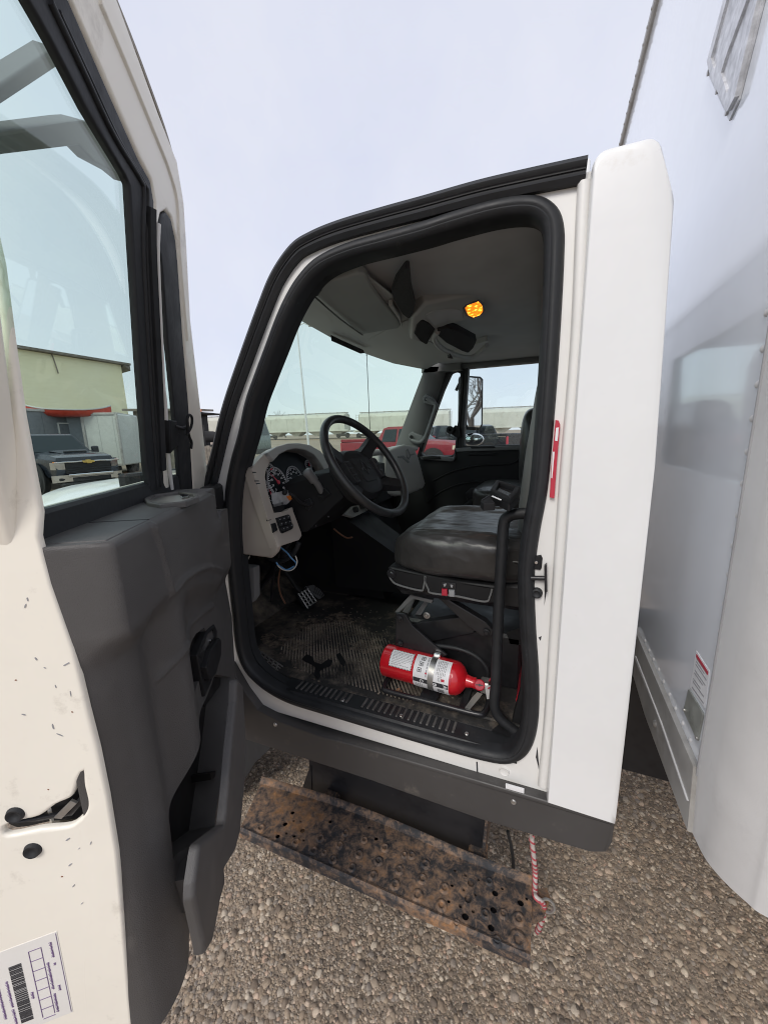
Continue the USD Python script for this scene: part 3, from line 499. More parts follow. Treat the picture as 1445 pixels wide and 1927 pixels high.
# window frame
TF = Plane(DH + ZZ * 1.78, Dn - 0.2 * ZZ)
def tuv(u, z): return tuple(TF.uv3([dpt(u, 0.2 * (z - 1.78), z)])[0])
o1 = [tuple(q) for q in TF.uv([(396, 930), (378, 760), (360, 600), (353, 460), (348, 380), (335, 300), (300, 210), (225, 0)])]
fr_out = Polygon(o1 + [tuv(1.26, 2.55), tuv(1.30, 2.40), tuv(0.93, 2.07), tuv(0.82, 1.74), tuv(-0.12, 1.68)]).buffer(0)
hole_px = [(131, 0), (200, 160), (262, 300), (284, 340), (291, 380), (289, 480), (301, 722), (310, 930)]
gl_px = [(54, 0), (103, 88), (165, 210), (236, 330), (245, 350), (252, 480), (263, 674), (277, 878), (284, 925)]
hole = Polygon([tuple(q) for q in TF.uv(hole_px)] + [tuv(0.790, 1.735), tuv(0.856, 2.10), tuv(1.20, 2.42)]).buffer(0)
glas = Polygon([tuple(q) for q in TF.uv(gl_px)] + [tuv(0.786, 1.72), tuv(0.858, 2.10), tuv(1.13, 2.33)]).buffer(0)
vent_px = [(299, 425), (304, 404), (313, 398), (323, 412), (331, 450), (335, 490), (345, 640), (355, 757), (364, 930), (322, 930), (317, 880), (310, 757), (303, 600), (299, 500)]
vhole = smooth_poly(Polygon(TF.uv(vent_px)).buffer(0), 0.006)
part(door, 'window_frame', TF.put(extrude(fr_out.difference(hole).difference(vhole), 0.03, 0.010, 3)), M['jambdoor'], label='cream white window frame of the door')
oo = TF.at([q for q in o1], -0.045); part(door, 'frame_outer_bead', sweep(spline(oo, 5), [(-0.016, -0.006), (-0.014, 0.012), (-0.004, 0.02), (0.006, 0.01), (0.008, -0.006)], ref=TF.n), M['jamb'], smooth=60)
fb = TF.uv([(187, 0), (242, 131), (298, 268), (318, 320), (333, 380), (338, 480), (352, 640)]); part(door, 'frame_crease', sweep(TF.at(spline(fb, 5), -0.001), [(-0.010, -0.004), (-0.003, 0.004), (0.002, 0.004), (0.004, -0.004)], ref=TF.n), M['jambdoor'], smooth=50)
fb = TF.uv([(217, -10), (268, 120), (318, 262), (338, 350), (345, 440), (362, 680), (388, 900)]); part(door, 'frame_drip_line', sweep(TF.at(spline(fb, 5), -0.004), [(-0.004, -0.006), (-0.003, 0.003), (0.003, 0.003), (0.004, -0.006)], ref=TF.n), mat('tan_sealer', (0.30, 0.27, 0.22), 0.6), smooth=50)
part(door, 'glass_run_seal', TF.put(extrude(smooth_poly(hole, 0.004).difference(glas), 0.012, 0.005)), M['rubber'], smooth=50)
rib = TF.uv([(92, 0), (150, 122), (212, 252), (262, 335), (270, 365), (269, 480), (281, 700), (296, 920)])
part(door, 'glass_run_rib', [sweep(TF.at(spline(rib, 5), 0.0), circ(0.005, 8), ref=TF.n), sweep(TF.at(spline(rib, 5) + (0.016, 0.004), 0.0), circ(0.0035, 8), ref=TF.n)], M['rubber'], smooth=60)
pb = TF.uv([(288, 400), (289, 480), (295, 600), (301, 722), (308, 880)]); part(door, 'division_post', sweep(TF.at(spline(pb, 4) + (-0.012, 0), 0.004), [(-0.018, -0.012), (-0.018, 0.004), (-0.008, 0.010), (0.006, 0.004), (0.008, -0.012)], ref=TF.n), M['rubber'], smooth=50)
part(door, 'window_glass', TF.put(extrude(glas.buffer(0.012), 0.003, 0), -0.010), M['doorglass'], smooth=False)
vb = Polygon(TF.uv([(299, 425), (304, 404), (313, 398), (323, 412), (331, 450), (335, 490), (345, 640), (355, 757), (364, 930), (341, 930), (334, 840), (327, 757), (316, 640), (307, 520), (303, 480), (299, 470)])).buffer(0)
part(door, 'vent_seal', TF.put(extrude(vb, 0.010, 0.005)), M['rubber'], smooth=50)
part(door, 'vent_glass', TF.put(extrude(vhole.buffer(0.004), 0.003, 0), -0.010), M['doorglass'], smooth=False)
part(door, 'vent_post_bead', sweep(TF.at(spline(TF.uv([(296, 420), (294, 480), (299, 600), (305, 722), (309, 760), (314, 850), (322, 920)]), 4), 0.002), circ(0.005, 8), ref=TF.n), M['jamb'], smooth=60)
VP_ = TF.at(TF.uv([(318, 800), (335, 805), (322, 830), (345, 800), (340, 780), (312, 845)]), 0.01)
part(door, 'vent_latch', [TF.plate([(309, 790), (322, 790), (325, 812), (330, 815), (326, 835), (310, 852)], 0.02, 0.003, h=0.014), tube([VP_[0], VP_[1], VP_[3]], 0.006), tube(TF.at(TF.uv([(336, 815), (345, 800), (346, 783), (340, 778), (337, 790), (340, 815), (346, 830), (345, 842)]), 0.02), 0.0035)], M['black'], smooth=50)
MB_ = [[(-60, 195), (0, 157), (104, 88), (128, 112), (0, 199), (-60, 240)], [(-60, 258), (0, 247), (131, 227), (152, 225), (172, 230), (243, 345), (222, 327), (180, 304), (151, 273), (0, 292), (-60, 303)]]
part(door, 'mirror_bracket', [Plane(TF.p - TF.n * 0.11, TF.n).plate(q, 0.03, 0.004) for q in MB_], M['pillar'], label='grey mirror arms seen through the door glass')

# trim panel
TP = dplane(0.10)
fp = TP.uv([(394, 926), (404, 931), (409, 985), (416, 962), (428, 957), (436, 1073), (451, 1160), (458, 1280), (464, 1400), (458, 1462), (440, 1540), (424, 1604), (404, 1680), (387, 1780), (376, 1850), (363, 1927), (350, 2020), (335, 2150)])
tpoly = Polygon([(-0.8185, 1.735)] + [tuple(q) for q in fp] + [(-0.8185, 0.70)]).buffer(0)
pocket = Polygon(TP.uv([(422, 1268), (450, 1272), (440, 1400), (425, 1552), (372, 1600), (358, 1612), (354, 1535), (380, 1400)])).buffer(0)
handle_hole = Polygon(TP.uv([(374, 1232), (391, 1190), (403, 1179), (407, 1190), (403, 1265), (386, 1305)])).buffer(0)
def sm01(t): t = np.clip(t, 0, 1); return t * t * (3 - 2 * t)
def seg_d(P, line):
    d = np.full(len(P), 9.0); line = arr(line)
    for a, b in zip(line[:-1], line[1:]):
        ab = b - a; t = np.clip(((P - a) @ ab) / (ab @ ab), 0, 1); d = np.minimum(d, np.linalg.norm(P - a - t[:, None] * ab, axis=1))
    return d
arcs = [TP.uv(q) for q in ([(287, 986), (304, 1038), (322, 1108), (328, 1114), (345, 1092), (370, 1075), (395, 1068), (418, 1074)], [(332, 1274), (345, 1240), (363, 1204), (391, 1160), (417, 1139)])]
arcs = [spline(a, 4) for a in arcs]
def theight(P):
    u, z = -P[:, 0], P[:, 1]
    low = sm01((1.60 - 0.10 * np.clip((0.62 - u) / 0.3, 0, 1) - z) / 0.065)                         # below the upper block
    h = -0.024 * low
    h += 0.020 * low * np.exp(-((u - 0.60) / 0.045) ** 2) - 0.014 * low * np.exp(-((u - 0.69) / 0.035) ** 2) - 0.004 * low * np.exp(-((u - 0.5) / 0.03) ** 2)
    w = 0.018 + 0.10 * low; h -= (0.092 - 0.026 * low) * (1 - np.sqrt(np.maximum(0, 1 - np.clip(1 - (0.8185 - u) / w, 0, 1) ** 2.2)))
    h -= 0.007 * np.clip(1 - (1.735 - z) / 0.009, 0, 1) ** 2
    d = seg_d(P, arcs[0]); h += 0.007 * np.exp(-(d / 0.0065) ** 2)
    d = seg_d(P, arcs[1]); h += 0.006 * np.exp(-(d / 0.0065) ** 2)
    h += 0.010 * np.exp(-((u - 0.30) / 0.05) ** 2 - ((z - 1.63) / 0.035) ** 2)
    return h
trim = part(door, 'trim_panel', relief(TP, tpoly.difference(pocket).difference(handle_hole), theight, 0.005, 0.098), M['trim'], smooth=50, label='dark grey moulded inner door panel')
part(trim, 'pocket_back', dbox(0.05, 0.80, 0.004, 0.012, 0.84, 1.50), M['black'])
part(trim, 'top_ledge', dbox(0.245, 0.803, -0.012, 0.091, 1.68, 1.7365, 0.003), M['trim'], label='flat grey ledge along the top of the door panel')
part(trim, 'ledge_seam', dbox(0.664, 0.667, -0.004, 0.090, 1.736, 1.7372, 0.0004), M['black'])
part(trim, 'belt_strip', dbox(0.22, 0.80, -0.030, -0.006, 1.70, 1.776, 0.006), M['rubber'])
LP = PZ(1.745); tray = smooth_poly(Polygon(LP.uv([(270, 938), (282, 930), (340, 924), (372, 928), (374, 934), (350, 943), (300, 949), (277, 945)])).buffer(0), 0.006)
part(trim, 'ashtray', LP.put(extrude(tray.difference(smooth_poly(tray.buffer(-0.010), 0.004)), 0.012, 0.003)), M['trim'], smooth=50, label='dark oval ashtray rim on the door ledge')
part(trim, 'ashtray_bowl', LP.put(extrude(tray.buffer(-0.010), 0.003, 0), -0.007), M['steel'])
part(trim, 'ashtray_tab', LP.plate([(338, 929), (352, 927), (356, 931), (342, 934)], 0.004, 0.001, h=-0.002), M['chrome'])
HB = dplane(0.080)
part(trim, 'handle_bezel', HB.put(extrude(smooth_poly(Polygon(HB.uv([(371, 1233), (391, 1186), (404, 1175), (409, 1187), (405, 1268), (386, 1312)])).buffer(0), 0.004).difference(Polygon(HB.uv([(376, 1235), (392, 1194), (402, 1185), (404, 1195), (401, 1255), (388, 1270)])).buffer(0)), 0.02, 0.003)), M['black'], smooth=50)
part(trim, 'inside_handle', dplane(0.095).plate([(389, 1256), (398, 1222), (413, 1200), (417, 1204), (417, 1234), (407, 1270), (396, 1280)], 0.014, 0.004, 0.003), M['black'], smooth=50, label='black pull lever of the door')
part(trim, 'handle_backing', dplane(0.05).plate([(360, 1260), (388, 1160), (415, 1160), (415, 1290), (385, 1330)], 0.004, 0.0), M['black'])
c = dplane(0.07); part(trim, 'lock_pin', cyl(c.at(c.uv([(389, 1206)]))[0], c.at(c.uv([(389, 1206)]), 0.012)[0], 0.004, 10), M['chrome'])
PK = dplane(0.155)
part(trim, 'map_pocket', PK.plate([(446, 1272), (449, 1278), (458, 1290), (464, 1400), (462, 1462), (453, 1566), (443, 1604), (422, 1639), (415, 1701), (401, 1774), (388, 1797), (380, 1755), (367, 1692), (368, 1660), (378, 1588), (390, 1578), (424, 1551), (429, 1500), (437, 1400), (445, 1320)], 0.018, 0.008, 0.012, segs=4), M['trim'], smooth=50, label='dark grey map pocket wall on the door panel')
part(trim, 'pocket_floor', hull([dpt(u, n, z) for u, z in ((0.66, 1.02), (0.735, 1.05), (0.72, 0.95), (0.67, 0.94)) for n in (0.06, 0.135)]), M['trim'])
part(trim, 'pocket_step', dplane(0.06).plate([(396, 1455), (430, 1440), (430, 1452), (398, 1468)], 0.05, 0.004), M['black'])
part(door, 'hinge_cover', dbox(-0.06, 0.10, 0.0, 0.05, 1.60, 1.72, 0.008), M['black'])

# ================================================================ TRUCK: cab interior
part(truck, 'cab_floor', [rbox((-1.02, 1.02, 0.93), (0.04, 2.95, 0.968), 0.004)], M['black'])
# rubber mat: flat part, then the toe board rising forward; ribs laid diagonally
fm = [(-0.98, 1.07), (-0.84, 1.055), (-0.12, 1.055), (-0.05, 1.08), (-0.02, 1.55), (-0.30, 1.62), (-0.62, 1.78), (-1.0, 1.80), (-1.26, 1.80), (-1.26, 1.16), (-1.08, 1.10)]
fmat = part(truck, 'floor_mat', PZ(0.978).put(extrude(Polygon(fm), 0.012, 0.004)), M['matbase'], label='dusty black rubber floor mat')
ribs = []
dv = unit((0.55, -0.83, 0)); nv = arr((0.83, 0.55, 0))
rib_area = smooth_poly(Polygon([(-1.02, 1.20), (-0.86, 1.10), (-0.40, 1.085), (-0.34, 1.12), (-0.36, 1.25), (-0.60, 1.42), (-0.86, 1.52), (-1.02, 1.42)]), 0.04)
for k in np.arange(-0.6, 0.8, 0.0125):
    c0 = arr((-0.7, 1.25)) + nv[:2] * k; ln = shapely.LineString([c0 - dv[:2] * 0.9, c0 + dv[:2] * 0.9]).intersection(rib_area)
    if ln.is_empty or ln.length < 0.02: continue
    (x0, y0), (x1, y1) = ln.coords[0], ln.coords[-1]
    ribs.append(obox((x0, y0, 0.980), (x1, y1, 0.980), 0.0052, 0.006, r=0.0015))
part(fmat, 'diagonal_rib', ribs, M['mat'], smooth=30, kind='stuff')
part(fmat, 'toe_board', hull([(-1.26, y, 0.978) for y in (1.1, 1.8)] + [(-1.26, y, 0.96) for y in (1.1, 1.8)] + [(-1.55, y, 1.30) for y in (1.1, 1.8)] + [(-1.57, y, 1.28) for y in (1.1, 1.8)]), M['matbase'])
rs = np.random.default_rng(3); crumbs = []
for k in range(420):
    if k < 300: x, y = rs.normal(-0.80, 0.20), rs.normal(1.42, 0.15)
    else: x, y = rs.uniform(-1.1, -0.1), rs.uniform(1.06, 1.5)
    if not (-1.2 < x < -0.06 and 1.06 < y < 1.76): continue
    r = rs.uniform(0.0015, 0.0045); m = trimesh.creation.icosphere(0, r); m.vertices *= (1.3, 0.8, 0.6); m.apply_translation((x, y, 0.979 + r * 0.4)); crumbs.append(m)
part(fmat, 'dirt_crumbs', crumbs, mat('dry_mud', (0.16, 0.13, 0.10), 0.9, var=0.4, vscale=30.0), smooth=False, kind='stuff')
rs = np.random.default_rng(31); DP = PZ(0.9795)
for k, (cx, cy, rr) in enumerate([(592, 1178, 26), (640, 1165, 22), (520, 1205, 22), (690, 1215, 24), (560, 1215, 18)]):
    q = [(cx + rr * 1.5 * (0.55 + 0.6 * rs.random()) * math.cos(t), cy + rr * 0.6 * (0.55 + 0.6 * rs.random()) * math.sin(t)) for t in np.linspace(0, 2 * math.pi, 26)[:-1]]
    part(fmat, 'dust_patch', DP.plate(q, 0.001, 0, curve=2), mat('fine_dust', (0.20, 0.155, 0.115), 0.95, var=0.6, vscale=45.0, bump=0.8, bscale=160.0, dirt=(0.02, 0.019, 0.018), dscale=28.0, dlo=0.42, dhi=0.6) if k == 0 else '/World/Looks/fine_dust', kind='stuff')
gp_ = [];
for k in range(8): gp_.append(obox((-1.16 + 0.030 * k, 1.185 - 0.012 * k, 0.984), (-1.135 + 0.030 * k, 1.125 - 0.011 * k, 0.984), 0.006, 0.006, r=0.001))
for k in range(4): gp_.append(obox((-1.165, 1.175 - 0.015 * k, 0.984), (-0.92, 1.085 - 0.0135 * k + 0.005, 0.984), 0.005, 0.006, r=0.001))
part(fmat, 'tread_grid', gp_, mat('worn_grey_rubber', (0.16, 0.15, 0.14), 0.8, var=0.3, vscale=30.0), smooth=False)
# dark wet shoe mark
MK = PZ(0.9845); part(fmat, 'wet_mark', MK.plate([(568, 1240), (577, 1231), (588, 1236), (592, 1246), (604, 1250), (618, 1240), (626, 1243), (622, 1253), (607, 1259), (600, 1264), (604, 1272), (598, 1278), (590, 1270), (594, 1256), (582, 1248), (574, 1245)], 0.002, 0.0005, 0.004), M['black'], label='dark shoe-shaped smear on the mat')
part(fmat, 'wet_mark', MK.plate([(632, 1232), (640, 1228), (650, 1245), (648, 1254), (640, 1248)], 0.002, 0.0005, 0.003), M['black'])
# scuff plate along the sill
sp = part(truck, 'sill_plate', rbox((-0.86, 0.985, 0.945), (-0.03, 1.062, 0.976), 0.006), M['rubber'], label='black ribbed scuff plate along the door sill')
worn = mat('worn_black_rubber', (0.075, 0.07, 0.066), 0.55, var=0.4, vscale=18.0)
for k, x in enumerate([*np.arange(-0.80, -0.575, 0.0205), *np.arange(-0.535, -0.215, 0.0205)]):
    part(sp, 'scuff_rib', rbox((x, 1.004, 0.974), (x + 0.008, 1.052, 0.9800), 0.002), worn, smooth=False)
for q in ((645, 1318), (755, 1347), (878, 1381)):
    c = at_z([q], 0.976)[0]; part(sp, 'screw', lathe([(0, 0.0005), (0.003, 0.001), (0.0055, 0.002), (0.007, 0.0), (0, -0.001)], c, (0, 0, 1), 12), M['steel'])

# firewall, doghouse, kick panels
part(truck, 'firewall', rbox((-1.60, 1.0, 0.95), (-1.54, 2.93, 1.74), 0.01), M['black'])
part(truck, 'engine_cover', hull([(-1.55, 1.80, 0.97), (-0.80, 1.84, 0.97), (-0.78, 2.35, 0.97), (-1.55, 2.35, 0.97), (-1.55, 1.84, 1.5), (-0.96, 1.88, 1.48), (-0.96, 2.3, 1.48), (-1.55, 2.3, 1.5)]), M['black'], smooth=20)
part(truck, 'kick_panel', hull([(x, y, z) for x, z in ((-1.30, 1.0), (-1.05, 1.10), (-1.03, 1.42), (-1.30, 1.44)) for y in (1.0, 1.05)] + [(-1.02, 1.04, 1.15)]), M['pillar'])
KP = PY(1.06); part(truck, 'kick_panel', KP.plate([(452, 1066), (478, 1068), (479, 1125), (472, 1136), (452, 1132)], 0.03, 0.006, 0.006), M['pillar'])

# pedals
PB = Plane((-1.16, 1.58, 1.06), unit((0.78, -0.1, 0.6)))
bp = part(truck, 'brake_pedal', PB.plate([(558, 1117), (576, 1104), (582, 1109), (586, 1117), (597, 1132), (590, 1142), (580, 1148), (570, 1138)], 0.012, 0.003, 0.004), M['black'])
for k in range(4):
    part(bp, 'tread_bar', sweep(PB.at(PB.uv([(561 + 7.5 * k * 0.75, 1117 - 3.0 * k), (579 + 5.2 * k, 1145 - 4.5 * k)]), 0.002), circ(0.0035, 6)), M['steel'], smooth=60)
for k in range(5):
    a_, b_ = PB.uv([(561 + 4.0 * k, 1120 + 5.5 * k), (581 + 3.6 * k, 1108 + 6.0 * k)]); part(bp, 'tread_bar', sweep(PB.at([a_, b_], 0.002), circ(0.0035, 6)), M['steel'], smooth=60)
part(bp, 'pedal_arm', tube([PB.at(PB.uv([(572, 1120)]), -0.01)[0], (-1.28, 1.55, 1.25), (-1.32, 1.54, 1.42)], 0.012, 8), M['black'])
PA = Plane((-1.18, 1.72, 1.06), unit((0.8, 0.1, 0.5)))
apd = part(truck, 'accelerator_pedal', PA.plate([(575, 1103), (590, 1100), (602, 1108), (612, 1120), (604, 1126), (592, 1118)], 0.014, 0.004, 0.004), M['pillar'])
for k in range(5): part(apd, 'tread_line', sweep(PA.at(PA.uv([(590 + 3.6 * k, 1116 + 1.8 * k), (594 + 3.8 * k, 1104 + 3.0 * k)]), 0.001), circ(0.0018, 5)), M['black'], smooth=60)
part(truck, 'steering_shaft', [tube([(-1.02, 1.40, 1.50), (-1.25, 1.45, 1.2), (-1.42, 1.48, 1.05)], 0.016, 8), cyl((-1.12, 1.42, 1.36), (-1.18, 1.435, 1.30), 0.03), tube([(-1.08, 1.35, 1.42), (-1.16, 1.36, 1.22), (-1.22, 1.40, 1.08)], 0.006)], M['steelblack'])
part(truck, 'red_brown_wire', tube(at_y([(527, 1072), (524, 1095), (528, 1118), (537, 1136)], 1.45), 0.004), M['wirebrown'])

# dashboard
ds = part(truck, 'dashboard', [hull([(x, y, z) for x, z in ((-1.10, 1.758), (-1.36, 1.752), (-1.36, 1.45), (-1.16, 1.47), (-1.10, 1.66)) for y in (1.06, 2.90)])], M['greydash'], smooth=25, label='beige and black dashboard')
E1 = PY(1.03)
part(ds, 'end_panel', E1.plate([(461, 878), (474, 881), (490, 935), (507, 985), (523, 1030), (519, 1041), (509, 1051), (449, 1043), (449, 990), (446, 960), (446, 932), (452, 905)], 0.018, 0.008, 0.004, segs=3), M['beige'], label='beige end panel of the dashboard')
part(ds, 'end_panel_slot', E1.plate([(463, 890), (468, 889), (472, 902), (467, 905)], 0.003, 0, 0.002, h=0.001), M['ink'])
# instrument fascia on its slanted plane, facing the driver
fx0, fx1 = at_y([(474, 881)], 1.03)[0], at_y([(522, 1029)], 1.03)[0]
fdir = unit(arr((fx1 - fx0))); lat = unit((-0.10, 1.0, 0.0)); fn = unit(np.cross(lat, fdir)); fn = fn if fn[0] > 0 else -fn
FA = Plane(fx0, fn)
arch_out = [(474, 881), (484, 868), (497, 854), (515, 842), (535, 836), (556, 835), (578, 839), (597, 850), (612, 866), (624, 884), (640, 912)]
arch_in = [(499, 897), (501, 884), (508, 870), (520, 857), (535, 849), (551, 846), (570, 849), (586, 858), (598, 873), (607, 890), (611, 908), (604, 920)]
lowb = [(640, 925), (612, 930), (578, 925), (552, 938), (549, 948), (552, 962), (567, 1002), (568, 1008), (563, 1016), (530, 1027), (523, 1030), (507, 985), (490, 935)]
cl_open = Polygon(FA.uv(arch_in[:-2] + [(614, 912), (652, 940), (620, 950), (560, 950), (546, 956), (538, 962), (516, 965), (508, 940), (502, 918)])).buffer(0)
fa = Polygon(FA.uv(arch_out + lowb)).buffer(0)
part(ds, 'instrument_fascia', FA.put(extrude((lambda G: G if G.geom_type == 'Polygon' else max(G.geoms, key=lambda g: g.area))(smooth_poly(fa, 0.004).difference(cl_open)).buffer(-0.001, join_style=2).buffer(0.001, join_style=2).simplify(0.0004), 0.035, 0.002, 2)), M['beige'], smooth=50, label='beige instrument surround')
hood_ring = Polygon(FA.uv(arch_out[2:-1] + arch_in[-3:1:-1])).buffer(0)
part(ds, 'cluster_hood', FA.put(extrude(hood_ring, 0.05, 0.004), 0.016), M['greydash'], smooth=50)
CFc = Plane(FA.p - FA.n * 0.030, FA.n)
face = Polygon(CFc.uv3(FA.at(arr(cl_open.exterior.coords)))).buffer(0.012)
part(ds, 'cluster_face', CFc.put(extrude(face, 0.01, 0)), M['dialface'])
DFc = Plane(CFc.p + CFc.n * 0.002, FA.n)
def gauge(px, r, a0):
    c = DFc.uv([px])[0]
    rim = DFc.put(extrude(shapely.Point(c).buffer(r).difference(shapely.Point(c).buffer(r * 0.93)), 0.003, 0.0), 0.003)
    part(ds, 'gauge_rim', rim, M['greyink'])
    tk = []
    for k in range(28):
        a = math.radians(225 - 270 * k / 27); l = 0.16 if k % 3 == 0 else 0.08; q = shapely.LineString([c + r * (0.88 - l) * arr((math.cos(a), math.sin(a))), c + r * 0.88 * arr((math.cos(a), math.sin(a)))]).buffer(r * 0.018, cap_style='flat')
        tk.append(DFc.put(extrude(q, 0.001, 0), 0.002))
    for k in range(0, 9):
        a = math.radians(225 - 270 * k / 8); t = meshkit.text_mesh(str(k * 10), r * 0.13, 0.0006); t.apply_translation((-t.bounds[1][0] / 2, -r * 0.06, 0)); o = DFc.at([c + r * 0.58 * arr((math.cos(a), math.sin(a)))], 0.0015)[0]
        tk.append(place(t, o, DFc.e1, DFc.e2, DFc.n))
    part(ds, 'gauge_marks', tk, M['paper'], smooth=False)
    a = math.radians(a0); nd = Polygon([c + r * 0.82 * arr((math.cos(a), math.sin(a))), c + r * 0.07 * arr((-math.sin(a), math.cos(a))) - r * 0.1 * arr((math.cos(a), math.sin(a))), c - r * 0.07 * arr((-math.sin(a), math.cos(a))) - r * 0.1 * arr((math.cos(a), math.sin(a)))])
    part(ds, 'gauge_needle', [DFc.put(extrude(nd.buffer(0), 0.001, 0), 0.006), DFc.put(extrude(shapely.Point(c).buffer(r * 0.13), 0.004, 0.001), 0.008)], M['redink'])
    if r > 0.03: part(ds, 'gauge_scale_arc', DFc.put(extrude(shapely.Point(c).buffer(r * 0.92).difference(shapely.Point(c).buffer(r * 0.86)).intersection(Polygon([c, c + 2 * r * arr((-1, -0.1)), c + 2 * r * arr((-0.6, -1)), c + 2 * r * arr((0.1, -1))])), 0.0012, 0), 0.0016), M['paper'])
gauge((522, 908), 0.062, 130); gauge((556, 904), 0.062, 240); gauge((497, 915), 0.026, 60); gauge((508, 930), 0.026, 100); gauge((508, 884), 0.026, 20); gauge((580, 876), 0.026, 70)
# clear lens skirt with reflections below the dials, orange corner
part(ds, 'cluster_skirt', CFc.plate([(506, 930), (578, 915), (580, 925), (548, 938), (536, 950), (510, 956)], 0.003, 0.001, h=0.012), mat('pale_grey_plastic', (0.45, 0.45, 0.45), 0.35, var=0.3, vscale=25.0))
part(ds, 'orange_corner', FA.plate([(545, 932), (562, 927), (564, 926), (558, 935), (551, 940)], 0.004, 0.001, h=-0.012), M['orange'])
part(ds, 'lower_cubby', FA.plate([(513, 948), (536, 942), (548, 938), (541, 958), (534, 962), (516, 965)], 0.01, 0.002, h=-0.018), M['black'])
part(ds, 'side_strip', FA.plate([(483, 911), (488, 911), (509, 977), (503, 980)], 0.004, 0.0012, 0.001, h=0.003), M['beige'])
part(ds, 'strip_groove', [FA.plate([(482, 909), (489, 909), (489, 911), (483, 911.5)], 0.002, 0, h=0.0008), FA.plate([(501.5, 978), (509, 976), (510, 978.5), (502, 981)], 0.002, 0, h=0.0008), FA.plate([(475, 888), (482, 888), (482, 890), (476, 890)], 0.002, 0, h=0.0008), FA.plate([(479, 904), (487, 904), (487, 906), (480, 906)], 0.002, 0, h=0.0008)], M['ink'])
part(ds, 'toggle_switch', FA.plate([(509, 986), (517, 984), (521, 998), (513, 1003)], 0.006, 0.002, h=0.005), M['black'])
sw = part(ds, 'switch_panel', FA.plate([(518, 975), (542, 968), (545, 971), (551, 994), (547, 997), (531, 1004), (527, 1002), (522, 988)], 0.005, 0.002, h=0.003), M['black'], label='black panel of rocker switches')
for k, (x, y) in enumerate([(524, 979), (532, 977), (540, 974), (527, 987), (535, 985), (543, 983), (531, 996), (538, 994), (546, 990)]):
    part(ds, 'rocker_switch', FA.plate([(x - 3, y - 2.6), (x + 2.4, y - 4), (x + 3.4, y + 2.4), (x - 2, y + 3.8)], 0.005, 0.0015, h=0.007), M['steelblack'])
    part(ds, 'switch_symbol', FA.plate([(x - 1, y - 1.2), (x + 1.2, y - 1.8), (x + 0.6, y), (x - 0.6, y + 0.6)], 0.001, 0, h=0.0078), M['greyink'])
# black lower dash and passenger side
part(ds, 'knee_bolster', hull([(x, y, z) for x, z in ((-0.96, 1.66), (-0.98, 1.46), (-1.2, 1.40), (-1.2, 1.66)) for y in (1.14, 1.90)]), M['black'], smooth=25)
part(ds, 'centre_stack', hull([(x, y, z) for x, z in ((-0.93, 1.70), (-0.90, 1.48), (-1.2, 1.42), (-1.2, 1.72)) for y in (1.86, 2.36)]), M['black'], smooth=25)
CTR = Plane((-0.80, 1.95, 1.36), unit((0.72, -0.25, 0.62)))
part(ds, 'centre_console', hull([(-1.05, 1.72, 1.50), (-1.05, 1.98, 1.50), (-0.62, 1.76, 1.22), (-0.62, 1.98, 1.22), (-1.05, 1.74, 1.05), (-0.60, 1.78, 1.05), (-0.6, 1.98, 1.05), (-1.05, 1.98, 1.05)]), M['black'], smooth=20)
part(ds, 'ignition_bezel', FA.plate([(655, 966), (672, 950), (688, 948), (700, 958), (672, 972)], 0.02, 0.004, h=-0.02), M['greydash'])
part(ds, 'ignition_lock', cyl(FA.at(FA.uv([(669, 959)]), -0.01)[0], FA.at(FA.uv([(669, 959)]), 0.012)[0], 0.016), M['steelblack'])
PP = Plane((-0.86, 2.55, 1.72), unit((1.0, -0.18, 0.12)))
pp = part(ds, 'passenger_panel', PP.plate([(726, 849), (745, 841), (763, 836), (779, 839), (787, 858), (801, 910), (797, 919), (776, 928), (748, 934), (720, 930)], 0.10, 0.014, 0.01, segs=3), M['greydash'], smooth=50, label='grey passenger side dash cover with pressed emblem')
em = [[(748, 858), (759, 857), (771, 870), (767, 871), (757, 861), (748, 862)], [(770, 855), (779, 853), (780, 855), (772, 858)]]
part(ds, 'pressed_emblem', [PP.plate(q, 0.004, 0.001, h=0.0025) for q in em] + [PP.put(extrude((lambda O: O.difference(O.buffer(-0.010)))(Polygon(PP.uv([(764, 848), (767, 845), (772, 858), (769, 864), (765, 860)])).buffer(0.004)), 0.004, 0.001), 0.0025)], M['pillar'])
part(ds, 'dash_top_ridge', sweep(np.array([(-1.0, 1.7, 1.75), (-0.97, 2.1, 1.765), (-0.93, 2.5, 1.77), (-0.93, 2.8, 1.765)]), circ(0.02, 10), ref=None), M['greydash'], smooth=60)
# wires hanging below the end panel
part(truck, 'hanging_wire', [tube(at_y([(528, 1030), (540, 1040), (548, 1050), (557, 1060), (553, 1070), (540, 1073), (527, 1066), (520, 1060)], 1.14), 0.0028), tube(at_y([(520, 1058), (527, 1068), (540, 1072), (553, 1066)], 1.135), 0.0028)], M['wireblue'], smooth=60)
part(truck, 'hanging_wire', tube(at_y([(556, 1046), (559, 1057), (555, 1068), (545, 1074), (532, 1072), (522, 1064)], 1.13), 0.0022), M['wirewhite'], smooth=60)
part(truck, 'hanging_wire', tube(at_y([(470, 1046), (464, 1056), (455, 1064), (448, 1068)], 1.08), 0.0025), M['wirewhite'], smooth=60)
part(truck, 'wiring_loom', tube(at_y([(508, 1050), (525, 1056), (545, 1048), (557, 1034), (562, 1022)], 1.16), 0.010), M['rubber'], smooth=60)
part(truck, 'hanging_wire', tube(at_y([(628, 995), (640, 1005), (652, 1012), (663, 1011)], 1.6), 0.004), M['wirebrown'], smooth=60)

